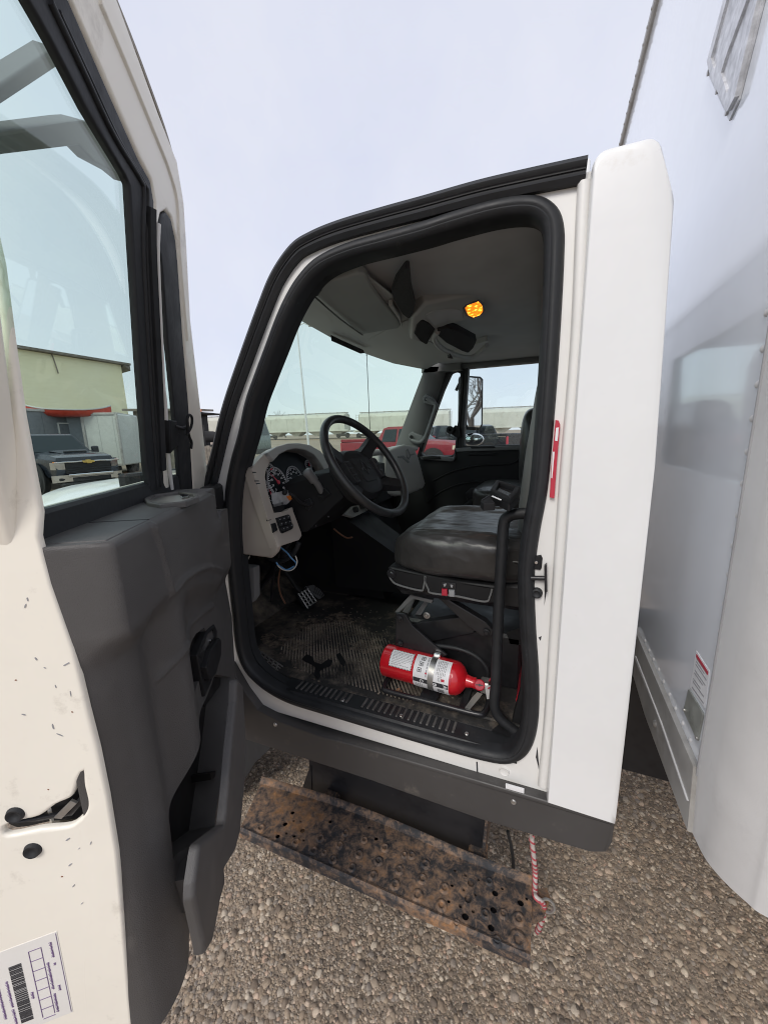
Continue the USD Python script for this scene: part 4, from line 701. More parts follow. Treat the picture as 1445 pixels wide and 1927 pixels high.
# steering column, stalks and wheel
WC = arr((-0.634, 1.326, 1.759)); WA = unit((0.8209, -0.0589, 0.568))
we1 = unit(np.cross((0, 0, 1), WA)); we2 = np.cross(WA, we1)
def wp(a, b, h=0.0): return WC + we1 * a + we2 * b + WA * h
sh = hull([wp(a, b, -0.115) for a, b in ((-0.085, -0.06), (0.085, -0.06), (-0.08, 0.05), (0.08, 0.05), (-0.05, 0.07), (0.05, 0.07))] + [(-0.99, 1.22, 1.67), (-0.99, 1.52, 1.67), (-0.99, 1.22, 1.48), (-0.99, 1.52, 1.48), (-0.90, 1.25, 1.72), (-0.90, 1.5, 1.72), (-0.87, 1.24, 1.50), (-0.87, 1.5, 1.50)])
col = part(truck, 'steering_column', sh, M['black'], smooth=20)
SB = PY(1.24)
def sb(q, Y): return at_y([q], Y)[0]
part(col, 'turn_signal_stalk', [tube([sb((607, 928), 1.25), sb((598, 912), 1.22), sb((588, 899), 1.20)], 0.0125, 12), cyl(sb((592, 905), 1.21), sb((580, 890), 1.185), 0.017, 16), lathe([(0, 0.0), (0.017, 0.0), (0.0185, 0.006), (0.0185, 0.016), (0.014, 0.022), (0, 0.023)], sb((583, 893), 1.19), sb((573, 883), 1.175) - sb((583, 893), 1.19), 18)], M['pillar'], smooth=50, label='dark grey turn signal stalk')
part(col, 'stalk_boot', [cyl(sb((612, 934), 1.27), sb((605, 926), 1.245), 0.024, 14), PY(1.235).plate([(591, 930), (612, 918), (622, 930), (601, 947)], 0.03, 0.004, 0.003)], M['black'])
part(col, 'tilt_lever', [tube([sb((582, 952), 1.22), sb((565, 945), 1.19), sb((555, 935), 1.16), sb((545, 929), 1.15)], 0.0055, 8), lathe([(0, 0), (0.008, 0.001), (0.012, 0.007), (0.011, 0.014), (0.006, 0.018), (0, 0.019)], sb((540, 929), 1.15), sb((532, 924), 1.14) - sb((540, 929), 1.15), 14)], M['black'], smooth=50)
part(col, 'lever_slot', PY(1.225).plate([(572, 942), (583, 937), (588, 948), (580, 961), (575, 958)], 0.02, 0.003, 0.003), M['steelblack'])
for q in ((619, 972), (596, 990)): part(col, 'screw', cyl(sb(q, 1.235), sb(q, 1.24) + arr((0, -0.006, 0)), 0.003, 8), M['chrome'])
wheel = part(truck, 'steering_wheel', torus(WC, WA, 0.2125, 0.0155, 64, 14), M['wheelskin'], smooth=60, label='black leather-wrapped steering wheel')
hubp = []
for s, h in ((1.0, -0.095), (1.0, -0.05), (0.86, -0.028), (0.6, -0.018)):
    for t in np.linspace(0, 2 * math.pi, 28)[:-1]:
        c, s_ = math.cos(t), math.sin(t); hubp.append(wp(0.112 * s * np.sign(c) * abs(c) ** 0.75, 0.110 * s * np.sign(s_) * abs(s_) ** 0.75 - 0.010, h))
for t in np.linspace(0, 2 * math.pi, 20)[:-1]: hubp.append(wp(0.055 * math.cos(t), 0.055 * math.sin(t), -0.14))
part(wheel, 'hub_pad', hull(hubp), M['black'], smooth=30)
for a in (32, 148, 212, 328):
    ca, sa = math.cos(math.radians(a)), math.sin(math.radians(a)); tx, ty = -sa, ca; P = []
    for r, w, h0, h1 in ((0.075, 0.046, -0.075, -0.036), (0.15, 0.032, -0.05, -0.020), (0.206, 0.030, -0.014, 0.004)):
        for sg in (-1, 1): P += [wp(r * ca + sg * w * tx, r * sa + sg * w * ty, h0), wp(r * ca + sg * w * 0.7 * tx, r * sa + sg * w * 0.7 * ty, h1)]
    part(wheel, 'spoke', join(hull(P[:8]), hull(P[4:])), M['black'], smooth=40)
for a in (0, 180):
    ca, sa = math.cos(math.radians(a)), math.sin(math.radians(a)); HPp = Plane(wp(0.10 * ca, 0.10 * sa - 0.01, -0.012), WA, up=we2)
    part(wheel, 'button_pad', HPp.put(extrude(smooth_poly(Polygon([(-0.014, -0.045), (0.014, -0.045), (0.018, 0.0), (0.014, 0.045), (-0.014, 0.045), (-0.018, 0)]), 0.004), 0.03, 0.004)), M['steelblack'], smooth=40)
    for k in (-1, 0, 1): part(wheel, 'wheel_button', HPp.put(extrude(shapely.box(-0.010, k * 0.027 - 0.010, 0.010, k * 0.027 + 0.010), 0.004, 0.001), 0.003), M['black'])
EMp = Plane(wp(0, -0.006, -0.0145), WA, up=we2)
part(wheel, 'pad_panel', EMp.put(extrude(smooth_poly(Polygon([(-0.045, -0.055), (0.045, -0.055), (0.06, 0.05), (-0.06, 0.05)]), 0.008), 0.008, 0.003)), M['black'], smooth=40)
dm = Polygon([(0, 0.042), (0.018, 0.008), (0, -0.026), (-0.018, 0.008)])
part(wheel, 'diamond_emblem', [EMp.put(extrude(dm.difference(dm.buffer(-0.0045)), 0.003, 0.0008), 0.003), EMp.put(extrude(Polygon([(-0.036, 0.000), (-0.010, 0.012), (-0.010, 0.006), (-0.034, -0.008)]), 0.003, 0.0008), 0.003), EMp.put(extrude(Polygon([(0.036, 0.000), (0.010, 0.012), (0.010, 0.006), (0.034, -0.008)]), 0.003, 0.0008), 0.003)], M['steelblack'])
lt_ = meshkit.text_mesh('AIRBAG', 0.009, 0.0015)

# ceiling
LZ = PZ(2.345)
lin = part(truck, 'headliner', hull([(x, y, z) for x, y in ((-0.66, 1.02), (-0.86, 1.45), (-0.92, 1.97), (-0.86, 2.49), (-0.66, 2.92), (0.02, 1.02), (0.02, 2.92)) for z in (2.348, 2.375)]), M['liner'], label='grey fabric headliner')
part(lin, 'rear_rail', rbox((-0.04, 1.02, 2.27), (0.03, 2.95, 2.352), 0.02), M['pillar'])
part(lin, 'side_rail', rbox((-0.62, 2.84, 2.315), (0.02, 2.93, 2.352), 0.012), M['pillar'])
hp = hit([(557, 592), (598, 615), (640, 640), (690, 662), (740, 680), (800, 692)], (0, 0, 2.335), (0, 0, 1))
part(lin, 'header_panel', hull(np.vstack([hp + (0, 0, -0.012), hp + (0, 0, 0.02), at_z([(590, 528), (690, 515), (740, 600), (800, 640), (870, 660)], 2.325), at_z([(590, 528), (690, 515), (740, 600), (800, 640), (870, 660)], 2.36)])), M['linerplastic'], smooth=25)
VZ = Plane((-0.75, 1.4, 2.290), unit((0.10, 0.0, -1.0)), up=(0, 1, 0))
vis = part(lin, 'sun_visor', VZ.plate([(600, 536), (612, 532), (674, 515), (688, 518), (700, 540), (722, 570), (748, 600), (755, 612), (750, 618), (690, 628), (676, 631), (640, 596), (590, 553), (590, 545)], 0.022, 0.008, 0.012, segs=3), M['visor'], smooth=50, label='grey sun visor folded against the ceiling')
part(vis, 'visor_hinge', VZ.plate([(584, 540), (593, 533), (604, 535), (606, 541), (598, 552), (590, 553)], 0.02, 0.004, 0.004, h=0.008), M['black'])
part(vis, 'visor_rod', tube(hit([(584, 544), (586, 552), (592, 558), (640, 600), (682, 630)], VZ.p + VZ.n * 0.012, VZ.n), 0.003), M['steelblack'])
part(vis, 'visor_clip', VZ.plate([(731, 570), (738, 568), (752, 590), (757, 612), (751, 600), (744, 588)], 0.02, 0.003, h=0.010), M['linerplastic'])
part(lin, 'windshield_tag', hit and PX(-0.93).plate([(624, 630), (640, 638), (684, 658), (686, 664), (680, 665), (626, 641)], 0.006, 0.002), M['black'])
GZ = PZ(2.322)
part(lin, 'speaker_grille', GZ.plate([(770, 482), (760, 492), (744, 515), (737, 535), (740, 550), (758, 580), (770, 590), (778, 575), (781, 560), (774, 530)], 0.02, 0.004, 0.006), M['grille'], label='dark leaf-shaped mesh pocket in the ceiling')
OC = Plane((-0.42, 1.75, 2.285), unit((0.25, -0.1, -1.0)), up=(0, 1, 0))
con = part(lin, 'overhead_console', join(OC.plate([(775, 600), (800, 572), (860, 560), (900, 553), (912, 562), (914, 585), (905, 598), (880, 603), (840, 612), (815, 634), (800, 650), (772, 640)], 0.05, 0.014, 0.02, segs=3), GZ.plate([(690, 640), (770, 600), (800, 640), (850, 660), (920, 640), (915, 655), (890, 668), (830, 680), (800, 686), (740, 670), (690, 655)], 0.03, 0.008, 0.01, h=0.03)), M['linerplastic'], smooth=50, label='grey overhead console with dome lamp')
part(con, 'console_pocket', OC.plate([(779, 626), (784, 610), (794, 600), (806, 606), (818, 618), (806, 640), (803, 648), (790, 640)], 0.02, 0.003, 0.006, h=0.004), M['grille'])
part(con, 'console_pocket', OC.plate([(822, 616), (842, 611), (860, 617), (896, 636), (890, 650), (880, 660), (868, 656), (838, 640), (824, 627)], 0.03, 0.004, 0.006, h=0.012), M['grille'])
part(con, 'console_recess', OC.plate([(800, 592), (815, 584), (850, 580), (868, 583), (873, 598), (850, 600), (824, 608), (818, 612)], 0.01, 0.003, 0.006, h=0.003), M['liner'])
part(con, 'dome_lamp', OC.plate([(875, 578), (880, 573), (899, 566), (906, 573), (908, 584), (902, 591), (890, 595), (881, 591)], 0.01, 0.004, 0.004, h=0.006), M['lamp'], smooth=60, label='lit amber dome lamp lens')
part(con, 'lamp_bezel', OC.put(extrude((lambda O: O.buffer(0.010).difference(O.buffer(0.001)))(Polygon(OC.uv([(875, 578), (880, 573), (899, 566), (906, 573), (908, 584), (902, 591), (890, 595), (881, 591)])).buffer(0)), 0.012, 0.003), 0.004), M['pillar'])
part(con, 'console_rim', tube(OC.at(OC.uv([(822, 618), (816, 632), (830, 650), (858, 664), (885, 668), (905, 655), (915, 645)]), 0.012), 0.012, 8), M['linerplastic'], smooth=60)
part(lin, 'vent_slats', [GZ.plate([(712 + 9 * k, 652 - 1.5 * k), (716 + 9 * k, 651 - 1.5 * k), (722 + 9 * k, 660 - 1.0 * k), (718 + 9 * k, 661 - 1.0 * k)], 0.012, 0.001, h=0.04) for k in range(8)], M['pillar'])
part(con, 'triangle_tab', OC.plate([(840, 662), (845, 656), (850, 664)], 0.02, 0.001, h=0.03), M['black'])

# far (passenger) side: pillar, handle, door, windows
FY = PY(2.86)
wind_far = Polygon(FY.uv([(882, 688), (1026, 680), (1022, 720), (1006, 836), (874, 839), (874, 800), (880, 720)])).buffer(0)
vent_far = smooth_poly(Polygon(FY.uv([(835, 733), (849, 702), (857, 699), (866, 701), (867, 720), (862, 790), (855, 853), (850, 857), (792, 857), (806, 815), (820, 774)])).buffer(0), 0.02)
fdo = Polygon(FY.uv([(838, 690), (850, 683), (900, 676), (1040, 668), (1040, 1000), (790, 1060), (700, 1040), (700, 900), (780, 870)])).buffer(0)
pd = part(truck, 'passenger_door', FY.put(extrude(fdo.difference(smooth_poly(wind_far, 0.012)).difference(vent_far), 0.05, 0.008, 3)), M['black'], smooth=50, label='black trimmed passenger door seen from inside')
part(pd, 'window_seal', FY.put(extrude(smooth_poly(wind_far.buffer(0.02), 0.012).difference(smooth_poly(wind_far, 0.012)), 0.02, 0.004), 0.008), M['rubber'])
part(pd, 'vent_seal', FY.put(extrude(vent_far.buffer(0.018).difference(vent_far), 0.02, 0.004), 0.008), M['rubber'])
part(pd, 'window_glass', PY(2.885).put(extrude(wind_far.buffer(0.03), 0.003, 0)), M['clearglass'], smooth=False)
part(pd, 'vent_glass', PY(2.885).put(extrude(vent_far.buffer(0.02), 0.003, 0)), M['clearglass'], smooth=False)
part(pd, 'sill_cap', FY.plate([(857, 843), (905, 840), (985, 838), (1007, 838), (1007, 845), (985, 846), (860, 850)], 0.05, 0.006, h=0.02), M['pillar'])
part(pd, 'sill_slot', FY.plate([(886, 841), (930, 839), (934, 841), (930, 843), (888, 844)], 0.005, 0.001, h=0.023), M['black'])
part(pd, 'sill_step', FY.plate([(792, 859), (830, 857), (854, 860), (858, 850), (858, 862), (853, 868), (794, 864)], 0.06, 0.006, h=0.03), M['pillar'])
part(pd, 'sill_knob', FY.plate([(796, 860), (815, 857), (830, 858), (832, 863), (800, 864)], 0.02, 0.004, h=0.04), M['black'])
for q in ([(815, 905), (850, 888), (900, 876), (950, 874), (972, 868), (980, 850)], [(805, 945), (830, 925), (870, 910), (920, 905), (960, 905), (972, 915)], [(882, 856), (936, 855)]):
    part(pd, 'moulding_line', sweep(spline(FY.at(FY.uv(q), 0.001), 6), circ(0.007, 8), ref=(0, -1, 0)), M['black'], smooth=60)
part(pd, 'door_pull', FY.plate([(876, 928), (886, 918), (920, 914), (930, 918), (930, 940), (880, 944)], 0.02, 0.006, 0.008, h=0.012), M['steelblack'])
part(pd, 'armrest', FY.plate([(872, 950), (890, 934), (930, 930), (990, 940), (990, 980), (872, 985)], 0.02, 0.02, 0.02, h=0.10, segs=3), M['black'], smooth=50)
c = FY.uv([(850, 809)])[0]
part(pd, 'vent_latch', [FY.put(extrude(shapely.Point(c).buffer(0.028), 0.012, 0.004), 0.06), cyl(FY.at([c], 0.06)[0], FY.at([c], 0.0)[0], 0.012), FY.plate([(848, 812), (858, 800), (866, 804), (868, 822), (858, 822), (852, 818)], 0.03, 0.004, h=0.03)], M['black'])
pq = hit([(812, 683), (862, 690), (800, 850), (762, 828), (800, 694)], (0, 2.80, 0), (0, -1, 0))
pill = part(truck, 'front_pillar', [hull([(x, y, z) for x, y in ((-0.88, 2.79), (-0.60, 2.79), (-0.60, 2.92), (-0.88, 2.92)) for z in (2.30, 2.37)]), hull(np.vstack([at_y([(800, 690), (826, 690), (770, 842), (744, 840)], 2.79), at_y([(808, 690), (842, 690), (795, 842), (752, 840)], 2.86)]))], M['pillar'], smooth=50, label='grey inner windshield pillar')
part(pill, 'grab_handle', [tube(at_y([(799, 750), (806, 752), (815, 757), (820, 764), (814, 785), (806, 808), (798, 826), (789, 832), (774, 828)], 2.755), 0.016, 10), PY(2.77).plate([(795, 747), (802, 741), (815, 748), (820, 758), (812, 762), (797, 758)], 0.03, 0.006, 0.006), PY(2.77).plate([(768, 818), (775, 812), (795, 820), (797, 830), (786, 833), (770, 828)], 0.03, 0.006, 0.006)], M['pillar'], smooth=50)
for q in ((802, 751), (774, 822)):
    part(pill, 'handle_cap', cyl(at_y([q], 2.742)[0], at_y([q], 2.76)[0], 0.013, 14), M['black'])
part(truck, 'header_rail', sweep(np.array([(-0.66, 2.86, 2.335), (-0.3, 2.86, 2.335), (0.02, 2.86, 2.33)]), circ(0.022, 8), ref=None), M['pillar'])
MY = PY(3.12)
MG = Plane(tuple(at_y([(892, 757)], 3.118)[0]), unit((0.846, -0.533, -0.01)))
mir = part(truck, 'passenger_mirror', MG.plate([(877, 706), (905, 708), (910, 713), (909, 800), (904, 809), (880, 808), (874, 800), (875, 712)], 0.07, 0.01, 0.006), M['black'], smooth=50, label='tall black mirror outside the passenger window')
part(mir, 'mirror_glass', MG.plate([(880, 710), (903, 712), (906, 716), (905, 798), (902, 804), (881, 803), (878, 798), (879, 716)], 0.003, 0.0, h=0.002), M['mirror'], smooth=False)
sm_ = part(truck, 'convex_mirror', MY.plate([(872, 820), (878, 816), (900, 817), (905, 822), (905, 836), (872, 836)], 0.09, 0.008, 0.006), M['black'], smooth=50, label='small chrome convex mirror under the tall mirror')
cm = MY.uv([(890, 827)])[0]; dome_ = trimesh.creation.icosphere(3, 1.0); dome_.vertices *= (0.085, 0.052, 0.03)
part(sm_, 'convex_glass', MY.put(trimesh.Trimesh(dome_.vertices + (cm[0], cm[1], 0.002), dome_.faces)), M['mirror'], smooth=True)
part(truck, 'mirror_arm', tube(at_y([(880, 712), (866, 720), (858, 735)], 3.1), 0.012), M['black']); part(truck, 'mirror_arm', tube(at_y([(878, 800), (866, 812), (862, 830), (862, 845)], 3.1), 0.012), M['black'])

# seats
ds_ = part(truck, 'driver_seat', cushion((-0.505, 1.125, 1.395), (0.02, 1.66, 1.558), 3.6, 60, 0.012, 5, 11.0, lambda v: v + np.c_[np.zeros(len(v)), np.zeros(len(v)), 0.035 * sm01((v[:, 0] + 0.5) / 0.5) * 0 + 0.028 * sm01((v[:, 1] - 1.50) / 0.14) * (v[:, 2] > 1.46) + 0.020 * sm01((1.28 - v[:, 1]) / 0.12) * (v[:, 2] > 1.46) - 0.02 * sm01((-0.40 - v[:, 0]) / 0.1)]), M['leather'], smooth=60, label='worn dark vinyl driver seat')
part(ds_, 'backrest', cushion((-0.085, 1.22, 1.50), (0.035, 1.68, 2.12), 4.0, 24, 0.006, 8, 9.0, lambda v: v + np.c_[0.10 * (v[:, 2] - 1.66), np.zeros((len(v), 2))]), M['greyvinyl'], smooth=60)
sm2 = [(-0.40, 1.152), (-0.3, 1.150), (-0.12, 1.155), (0.0, 1.15)]
part(ds_, 'cushion_piping', sweep(spline([(x, y - 0.012, 1.497 + 0.006 * math.sin(9 * x)) for x, y in sm2], 6), circ(0.004, 6)), M['leather'], smooth=60)
SC = PY(1.145)
part(ds_, 'side_cover', SC.plate([(729, 1069), (735, 1066), (800, 1082), (860, 1094), (935, 1103), (945, 1108), (938, 1128), (930, 1138), (915, 1134), (810, 1118), (795, 1112), (745, 1101), (733, 1088)], 0.30, 0.007, 0.006), M['black'], smooth=50, label='black seat side cover with switches')
for q in ([(731, 1078), (736, 1090), (748, 1100), (790, 1111), (797, 1106), (800, 1084)], [(801, 1085), (800, 1094), (806, 1108), (812, 1116), (860, 1122), (912, 1132), (922, 1122), (926, 1108)]):
    part(ds_, 'cover_moulding', sweep(spline(SC.at(SC.uv(q), 0.001), 5), circ(0.0035, 6), ref=(0, -1, 0)), M['pillar'], smooth=60)
part(ds_, 'red_switch', SC.plate([(832, 1107), (842, 1108), (843, 1120), (832, 1119)], 0.012, 0.003, h=0.010), M['redink'], label='red rocker switch on the seat base')
part(ds_, 'grey_switch', SC.plate([(845, 1109), (856, 1110), (856, 1122), (846, 1121)], 0.012, 0.003, h=0.010), mat('grey_switch', (0.3, 0.3, 0.31), 0.4), label='grey rocker switch on the seat base')
part(ds_, 'switch_bezel', SC.plate([(831, 1094), (858, 1097), (858, 1108), (831, 1106)], 0.006, 0.002, h=0.005), M['steelblack'])
part(ds_, 'switch_symbol', [SC.plate([(835, 1098), (841, 1097), (839, 1102), (836, 1103)], 0.001, 0, h=0.006), SC.plate([(848, 1099), (853, 1100), (852, 1105), (849, 1104)], 0.001, 0, h=0.006)], M['greyink'])
part(ds_, 'pivot_bolt', lathe([(0, 0.006), (0.004, 0.006), (0.008, 0.003), (0.014, 0.003), (0.016, 0.0), (0, 0)], SC.at(SC.uv([(737, 1079)]), 0.003)[0], (0, -1, 0), 14), M['steelblack'])
# suspension base: side plates, scissor arms, base box
S2 = PY(1.20)
part(ds_, 'scissor_arm', [S2.plate([(818, 1120), (832, 1122), (915, 1172), (928, 1188), (926, 1196), (908, 1198), (880, 1178)], 0.03, 0.003, 0.004)], M['steelblack'])
part(ds_, 'scissor_arm', [PY(1.25).plate([(770, 1178), (790, 1172), (880, 1160), (898, 1180), (890, 1192), (812, 1208)], 0.03, 0.003, 0.004)], M['steelblack'])
part(ds_, 'base_plate', PY(1.18).plate([(744, 1154), (763, 1157), (776, 1178), (812, 1210), (842, 1234), (830, 1238), (744, 1225)], 0.008, 0.003, 0.004), M['steelblack'])
part(ds_, 'base_box', rbox((-0.47, 1.26, 0.985), (-0.05, 1.62, 1.19), 0.01), M['steelblack'])
part(ds_, 'seat_pan', rbox((-0.47, 1.17, 1.32), (0.0, 1.62, 1.42), 0.02), M['steelblack'])
part(ds_, 'upper_frame', [PY(1.22).plate([(742, 1153), (772, 1119), (814, 1130), (812, 1136), (777, 1127), (752, 1152)], 0.02, 0.002), PY(1.30).plate([(770, 1125), (780, 1128), (768, 1155), (757, 1152)], 0.02, 0.002), PY(1.30).plate([(798, 1132), (806, 1134), (792, 1158), (780, 1157)], 0.02, 0.002)], M['pillar'])
for q, Y in (((752, 1165), 1.176), ((752, 1211), 1.176), ((915, 1190), 1.196), ((803, 1158), 1.19)):
    part(ds_, 'base_bolt', lathe([(0, 0.007), (0.006, 0.007), (0.008, 0.004), (0.012, 0.003), (0.012, 0.0), (0, 0)], at_y([q], Y)[0], (0, -1, 0), 12), M['steel'] if q[0] == 803 else M['steelblack'])
part(ds_, 'seat_belt_stalk', [hull(at_y([(952, 1190), (985, 1180), (985, 1215), (960, 1212)], 1.26).tolist() + at_y([(952, 1190), (985, 1180), (985, 1215), (960, 1212)], 1.32).tolist())], M['black'])
part(ds_, 'belt_webbing', tube(at_y([(958, 1060), (966, 1050), (976, 1045), (985, 1050)], 1.20), 0.012), M['rubber'])
ps = part(truck, 'passenger_seat', cushion((-0.42, 2.22, 1.40), (0.02, 2.78, 1.555), 5.0, 20, 0.008, 12, 9.0), M['leather'], smooth=60, label='dark vinyl passenger seat')
part(ps, 'backrest', cushion((-0.16, 2.20, 1.50), (0.03, 2.78, 2.0), 4.0, 18, 0.006, 13, 9.0), M['leather'], smooth=60)
part(ps, 'seat_base', rbox((-0.38, 2.28, 0.97), (0.0, 2.74, 1.42), 0.02), M['steelblack'])
# grab bar beside the seat
gb = at_y([(1000, 966), (975, 967), (957, 972), (948, 986), (944, 1040), (938, 1150), (933, 1280), (930, 1325), (938, 1348), (958, 1368), (980, 1385)], 1.07)
part(truck, 'grab_bar', tube(gb, 0.0155, 12, sm=8), M['rubber'], smooth=60, label='black tubular grab bar beside the driver seat')
# side map-case edge at rear corner of the opening
part(truck, 'corner_trim', [PY(1.10).plate([(985, 1200), (990, 1300), (984, 1370), (974, 1385), (960, 1370), (978, 1300)], 0.03, 0.004), hull(at_z([(925, 1375), (968, 1392), (978, 1384), (940, 1362)], 0.985).tolist() + at_z([(925, 1375), (968, 1392), (978, 1384), (940, 1362)], 0.978).tolist())], M['black'])
part(truck, 'rear_floor_cover', rbox((-0.24, 1.09, 0.979), (0.02, 1.62, 0.989), 0.004), M['matbase'])

# ================================================================ TRUCK: cargo box
BX = 0.31; XB = PX(BX)   # front wall plane; the cab side of the wall faces -x
class _Front(Plane): pass
FB = Plane((BX, 0, 0), (-1, 0, 0))
zb = float(at_x([(1306, 1569)], BX)[0][2]); ztop = float(at_x([(1200, 150)], BX)[0][2]); yfar = 3.25
yr0 = float(at_x([(1372, 1082)], BX)[0][1]); ypost = yr0 - 0.025
box = part(truck, 'cargo_box', [rbox((BX, ypost, zb + 0.02), (BX + 0.03, yfar, ztop), 0.004), rbox((BX + 0.20, 0.70, zb), (7.0, 0.73, ztop), 0.004), rbox((BX, yfar - 0.03, zb), (7.0, yfar, ztop), 0.004), rbox((BX + 0.03, 0.73, ztop - 0.03), (7.0, yfar - 0.03, ztop - 0.004), 0.004), rbox((BX + 0.03, 0.74, zb), (7.0, yfar - 0.04, zb + 0.06), 0.004)], M['boxwhite'], label='white sheet metal cargo box behind the cab')
pc = at_z([(1306, 1569), (1313, 1590), (1330, 1621), (1361, 1658), (1406, 1700), (1445, 1728)], zb)
pc[0] = (BX - 0.004, ypost + 0.012, zb); pc[:, 2] = 0
path = spline(np.vstack([[BX - 0.004, ypost + 0.02, 0], pc, [pc[-1] + (0.10, -0.02, 0)], [pc[-1] + (0.35, -0.025, 0)]]), 5)[:, :2]
nrm = np.gradient(path, axis=0); nrm = np.c_[nrm[:, 1], -nrm[:, 0]]; nrm /= np.linalg.norm(nrm, axis=1, keepdims=True)
if nrm[len(nrm) // 2][0] < 0: nrm = -nrm
ring = Polygon(np.vstack([path, (path + nrm * 0.012)[::-1]])).buffer(0)
ring = ring if ring.geom_type == 'Polygon' else max(ring.geoms, key=lambda g: g.area)
cp = extrude(ring, ztop - zb, 0.0); cp.apply_translation((0, 0, ztop))
part(box, 'corner_post', cp, M['alu'], smooth=40, label='smooth rounded aluminium corner post of the box')
part(box, 'post_seam', rbox((BX - 0.0065, ypost + 0.010, zb + 0.12), (BX - 0.002, ypost + 0.014, ztop), 0.001), M['greyink'])
br = FB.plate([(1199, 1180), (1318, 1446), (1306, 1569), (1222, 1350), (1199, 1275)], 0.03, 0.003, h=0.012)
rl = part(box, 'bottom_rail', br, M['rail'], label='dirty aluminium rail under the front wall of the box')
part(rl, 'rail_ridge', FB.plate([(1205, 1236), (1257, 1364), (1310, 1512), (1308, 1512), (1255, 1365), (1203, 1240)], 0.004, 0.001, h=0.015), M['alu'])
part(rl, 'rail_bolt', lathe([(0, 0.006), (0.006, 0.006), (0.010, 0.002), (0.011, 0), (0, 0)], FB.at(FB.uv([(1243, 1365)]), 0.012)[0], (-1, 0, 0), 12), M['steel'])
def rivet(px, r=0.0065):
    c = FB.at(FB.uv([px]), 0.0)[0]
    part(box, 'rivet', lathe([(0, r * 0.62), (r * 0.55, r * 0.5), (r * 0.9, r * 0.22), (r, 0.0), (0, -0.001)], c, (-1, 0, 0), 10), M['alu'], smooth=60)
for q in [(1443, 588), (1436, 656), (1426, 723), (1416, 787), (1407, 850), (1398, 910), (1389, 970), (1380, 1027), (1372, 1082), (1364, 1137), (1356, 1189), (1348, 1240), (1341, 1290), (1333, 1338), (1326, 1385), (1317, 1428)]: rivet(q)
for q in [(1214, 1206), (1222, 1224), (1230, 1241), (1240, 1260), (1249, 1283), (1260, 1307), (1271, 1333), (1285, 1361), (1299, 1393)]: rivet(q, 0.0055)
for q in [(1311, 1456), (1307, 1487), (1303, 1512), (1300, 1535)]: rivet(q, 0.004)
wl = part(box, 'warning_label', FB.plate([(1311, 1225), (1336, 1264), (1327, 1333), (1299, 1294)], 0.002, 0, h=0.001), M['paper'], label='white warning label with red lines low on the box front')
part(wl, 'red_bar', FB.plate([(1312, 1231), (1334, 1265), (1333, 1271), (1311, 1237)], 0.001, 0, h=0.0016), M['redink'])
for k in range(11):
    if k in (3, 6, 9): continue
    t = 0.13 + k * 0.078; a0 = (1311 + (1299 - 1311) * t, 1225 + (1294 - 1225) * t); a1 = (1336 + (1327 - 1336) * t, 1264 + (1333 - 1264) * t); f0, f1 = 0.12, (0.86, 0.7, 0.9, 0.6)[k % 4]
    L = lambda f, dy: (a0[0] + (a1[0] - a0[0]) * f, a0[1] + (a1[1] - a0[1]) * f + dy)
    part(wl, 'print_line', FB.plate([L(f0, 0), L(f1, 0), L(f1, 2.6), L(f0, 2.6)], 0.001, 0, h=0.0015), M['greyink'])
pl = part(box, 'data_plate', FB.plate([(1298, 1297), (1326, 1344), (1315, 1396), (1288, 1338)], 0.004, 0.0008, 0.004, h=0.003), mat('grimy_plate', (0.33, 0.34, 0.31), 0.45, metal=0.4, var=0.2, vscale=25.0, dirt=(0.16, 0.17, 0.14), dscale=22.0), label='grimy metal data plate under the warning label')
for q in ((1291, 1337), (1315, 1390)): part(pl, 'plate_rivet', cyl(FB.at(FB.uv([q]), 0.002)[0], FB.at(FB.uv([q]), 0.006)[0], 0.0035, 8), M['steel'])
# vent high on the front wall
vo = Polygon(FB.uv([(1377, -45), (1334, 134), (1376, 226), (1394, 186), (1452, -45)])).buffer(0)
vi = Polygon(FB.uv([(1384, -45), (1341, 112), (1348, 140), (1381, 206), (1396, 178), (1450, -45)])).buffer(0)
vt = part(box, 'roof_vent_flange', FB.put(extrude(vo, 0.004, 0.0015), 0.0045), M['galv'], label='galvanised vent cover high on the box front')
h1 = Polygon(FB.uv([(1390, -42), (1349, 104), (1355, 124), (1359, 121), (1365, 106), (1419, -42)])).buffer(0); h2 = Polygon(FB.uv([(1433, -42), (1377, 106), (1369, 132), (1381, 170), (1391, 150), (1445, -42)])).buffer(0)
part(vt, 'vent_frame', FB.put(extrude(vi.difference(h1).difference(h2), 0.008, 0.0008), 0.012), M['galv'], smooth=40)
part(vt, 'vent_panel', FB.put(extrude(h1.buffer(0.003), 0.002, 0.0), 0.0065), M['galv']); part(vt, 'vent_panel', FB.put(extrude(h2.buffer(0.003), 0.002, 0.0), 0.0065), M['galv'])
for q in ((1339, 134), (1356, 168), (1375, 208), (1347, 90)): part(vt, 'vent_screw', cyl(FB.at(FB.uv([q]), 0.004)[0], FB.at(FB.uv([q]), 0.009)[0], 0.006, 8), M['steel'])
# top rail with rivets
tr = part(box, 'top_rail', rbox((BX - 0.016, ypost, ztop - 0.03), (BX + 0.05, yfar, ztop + 0.012), 0.006), M['rail'])
for y in np.arange(1.8, yfar, 0.085): part(tr, 'rail_rivet', lathe([(0, 0.005), (0.005, 0.004), (0.008, 0.0), (0, 0)], (BX - 0.016, y, ztop - 0.012), (-1, 0, 0), 8), M['steel'], smooth=60)

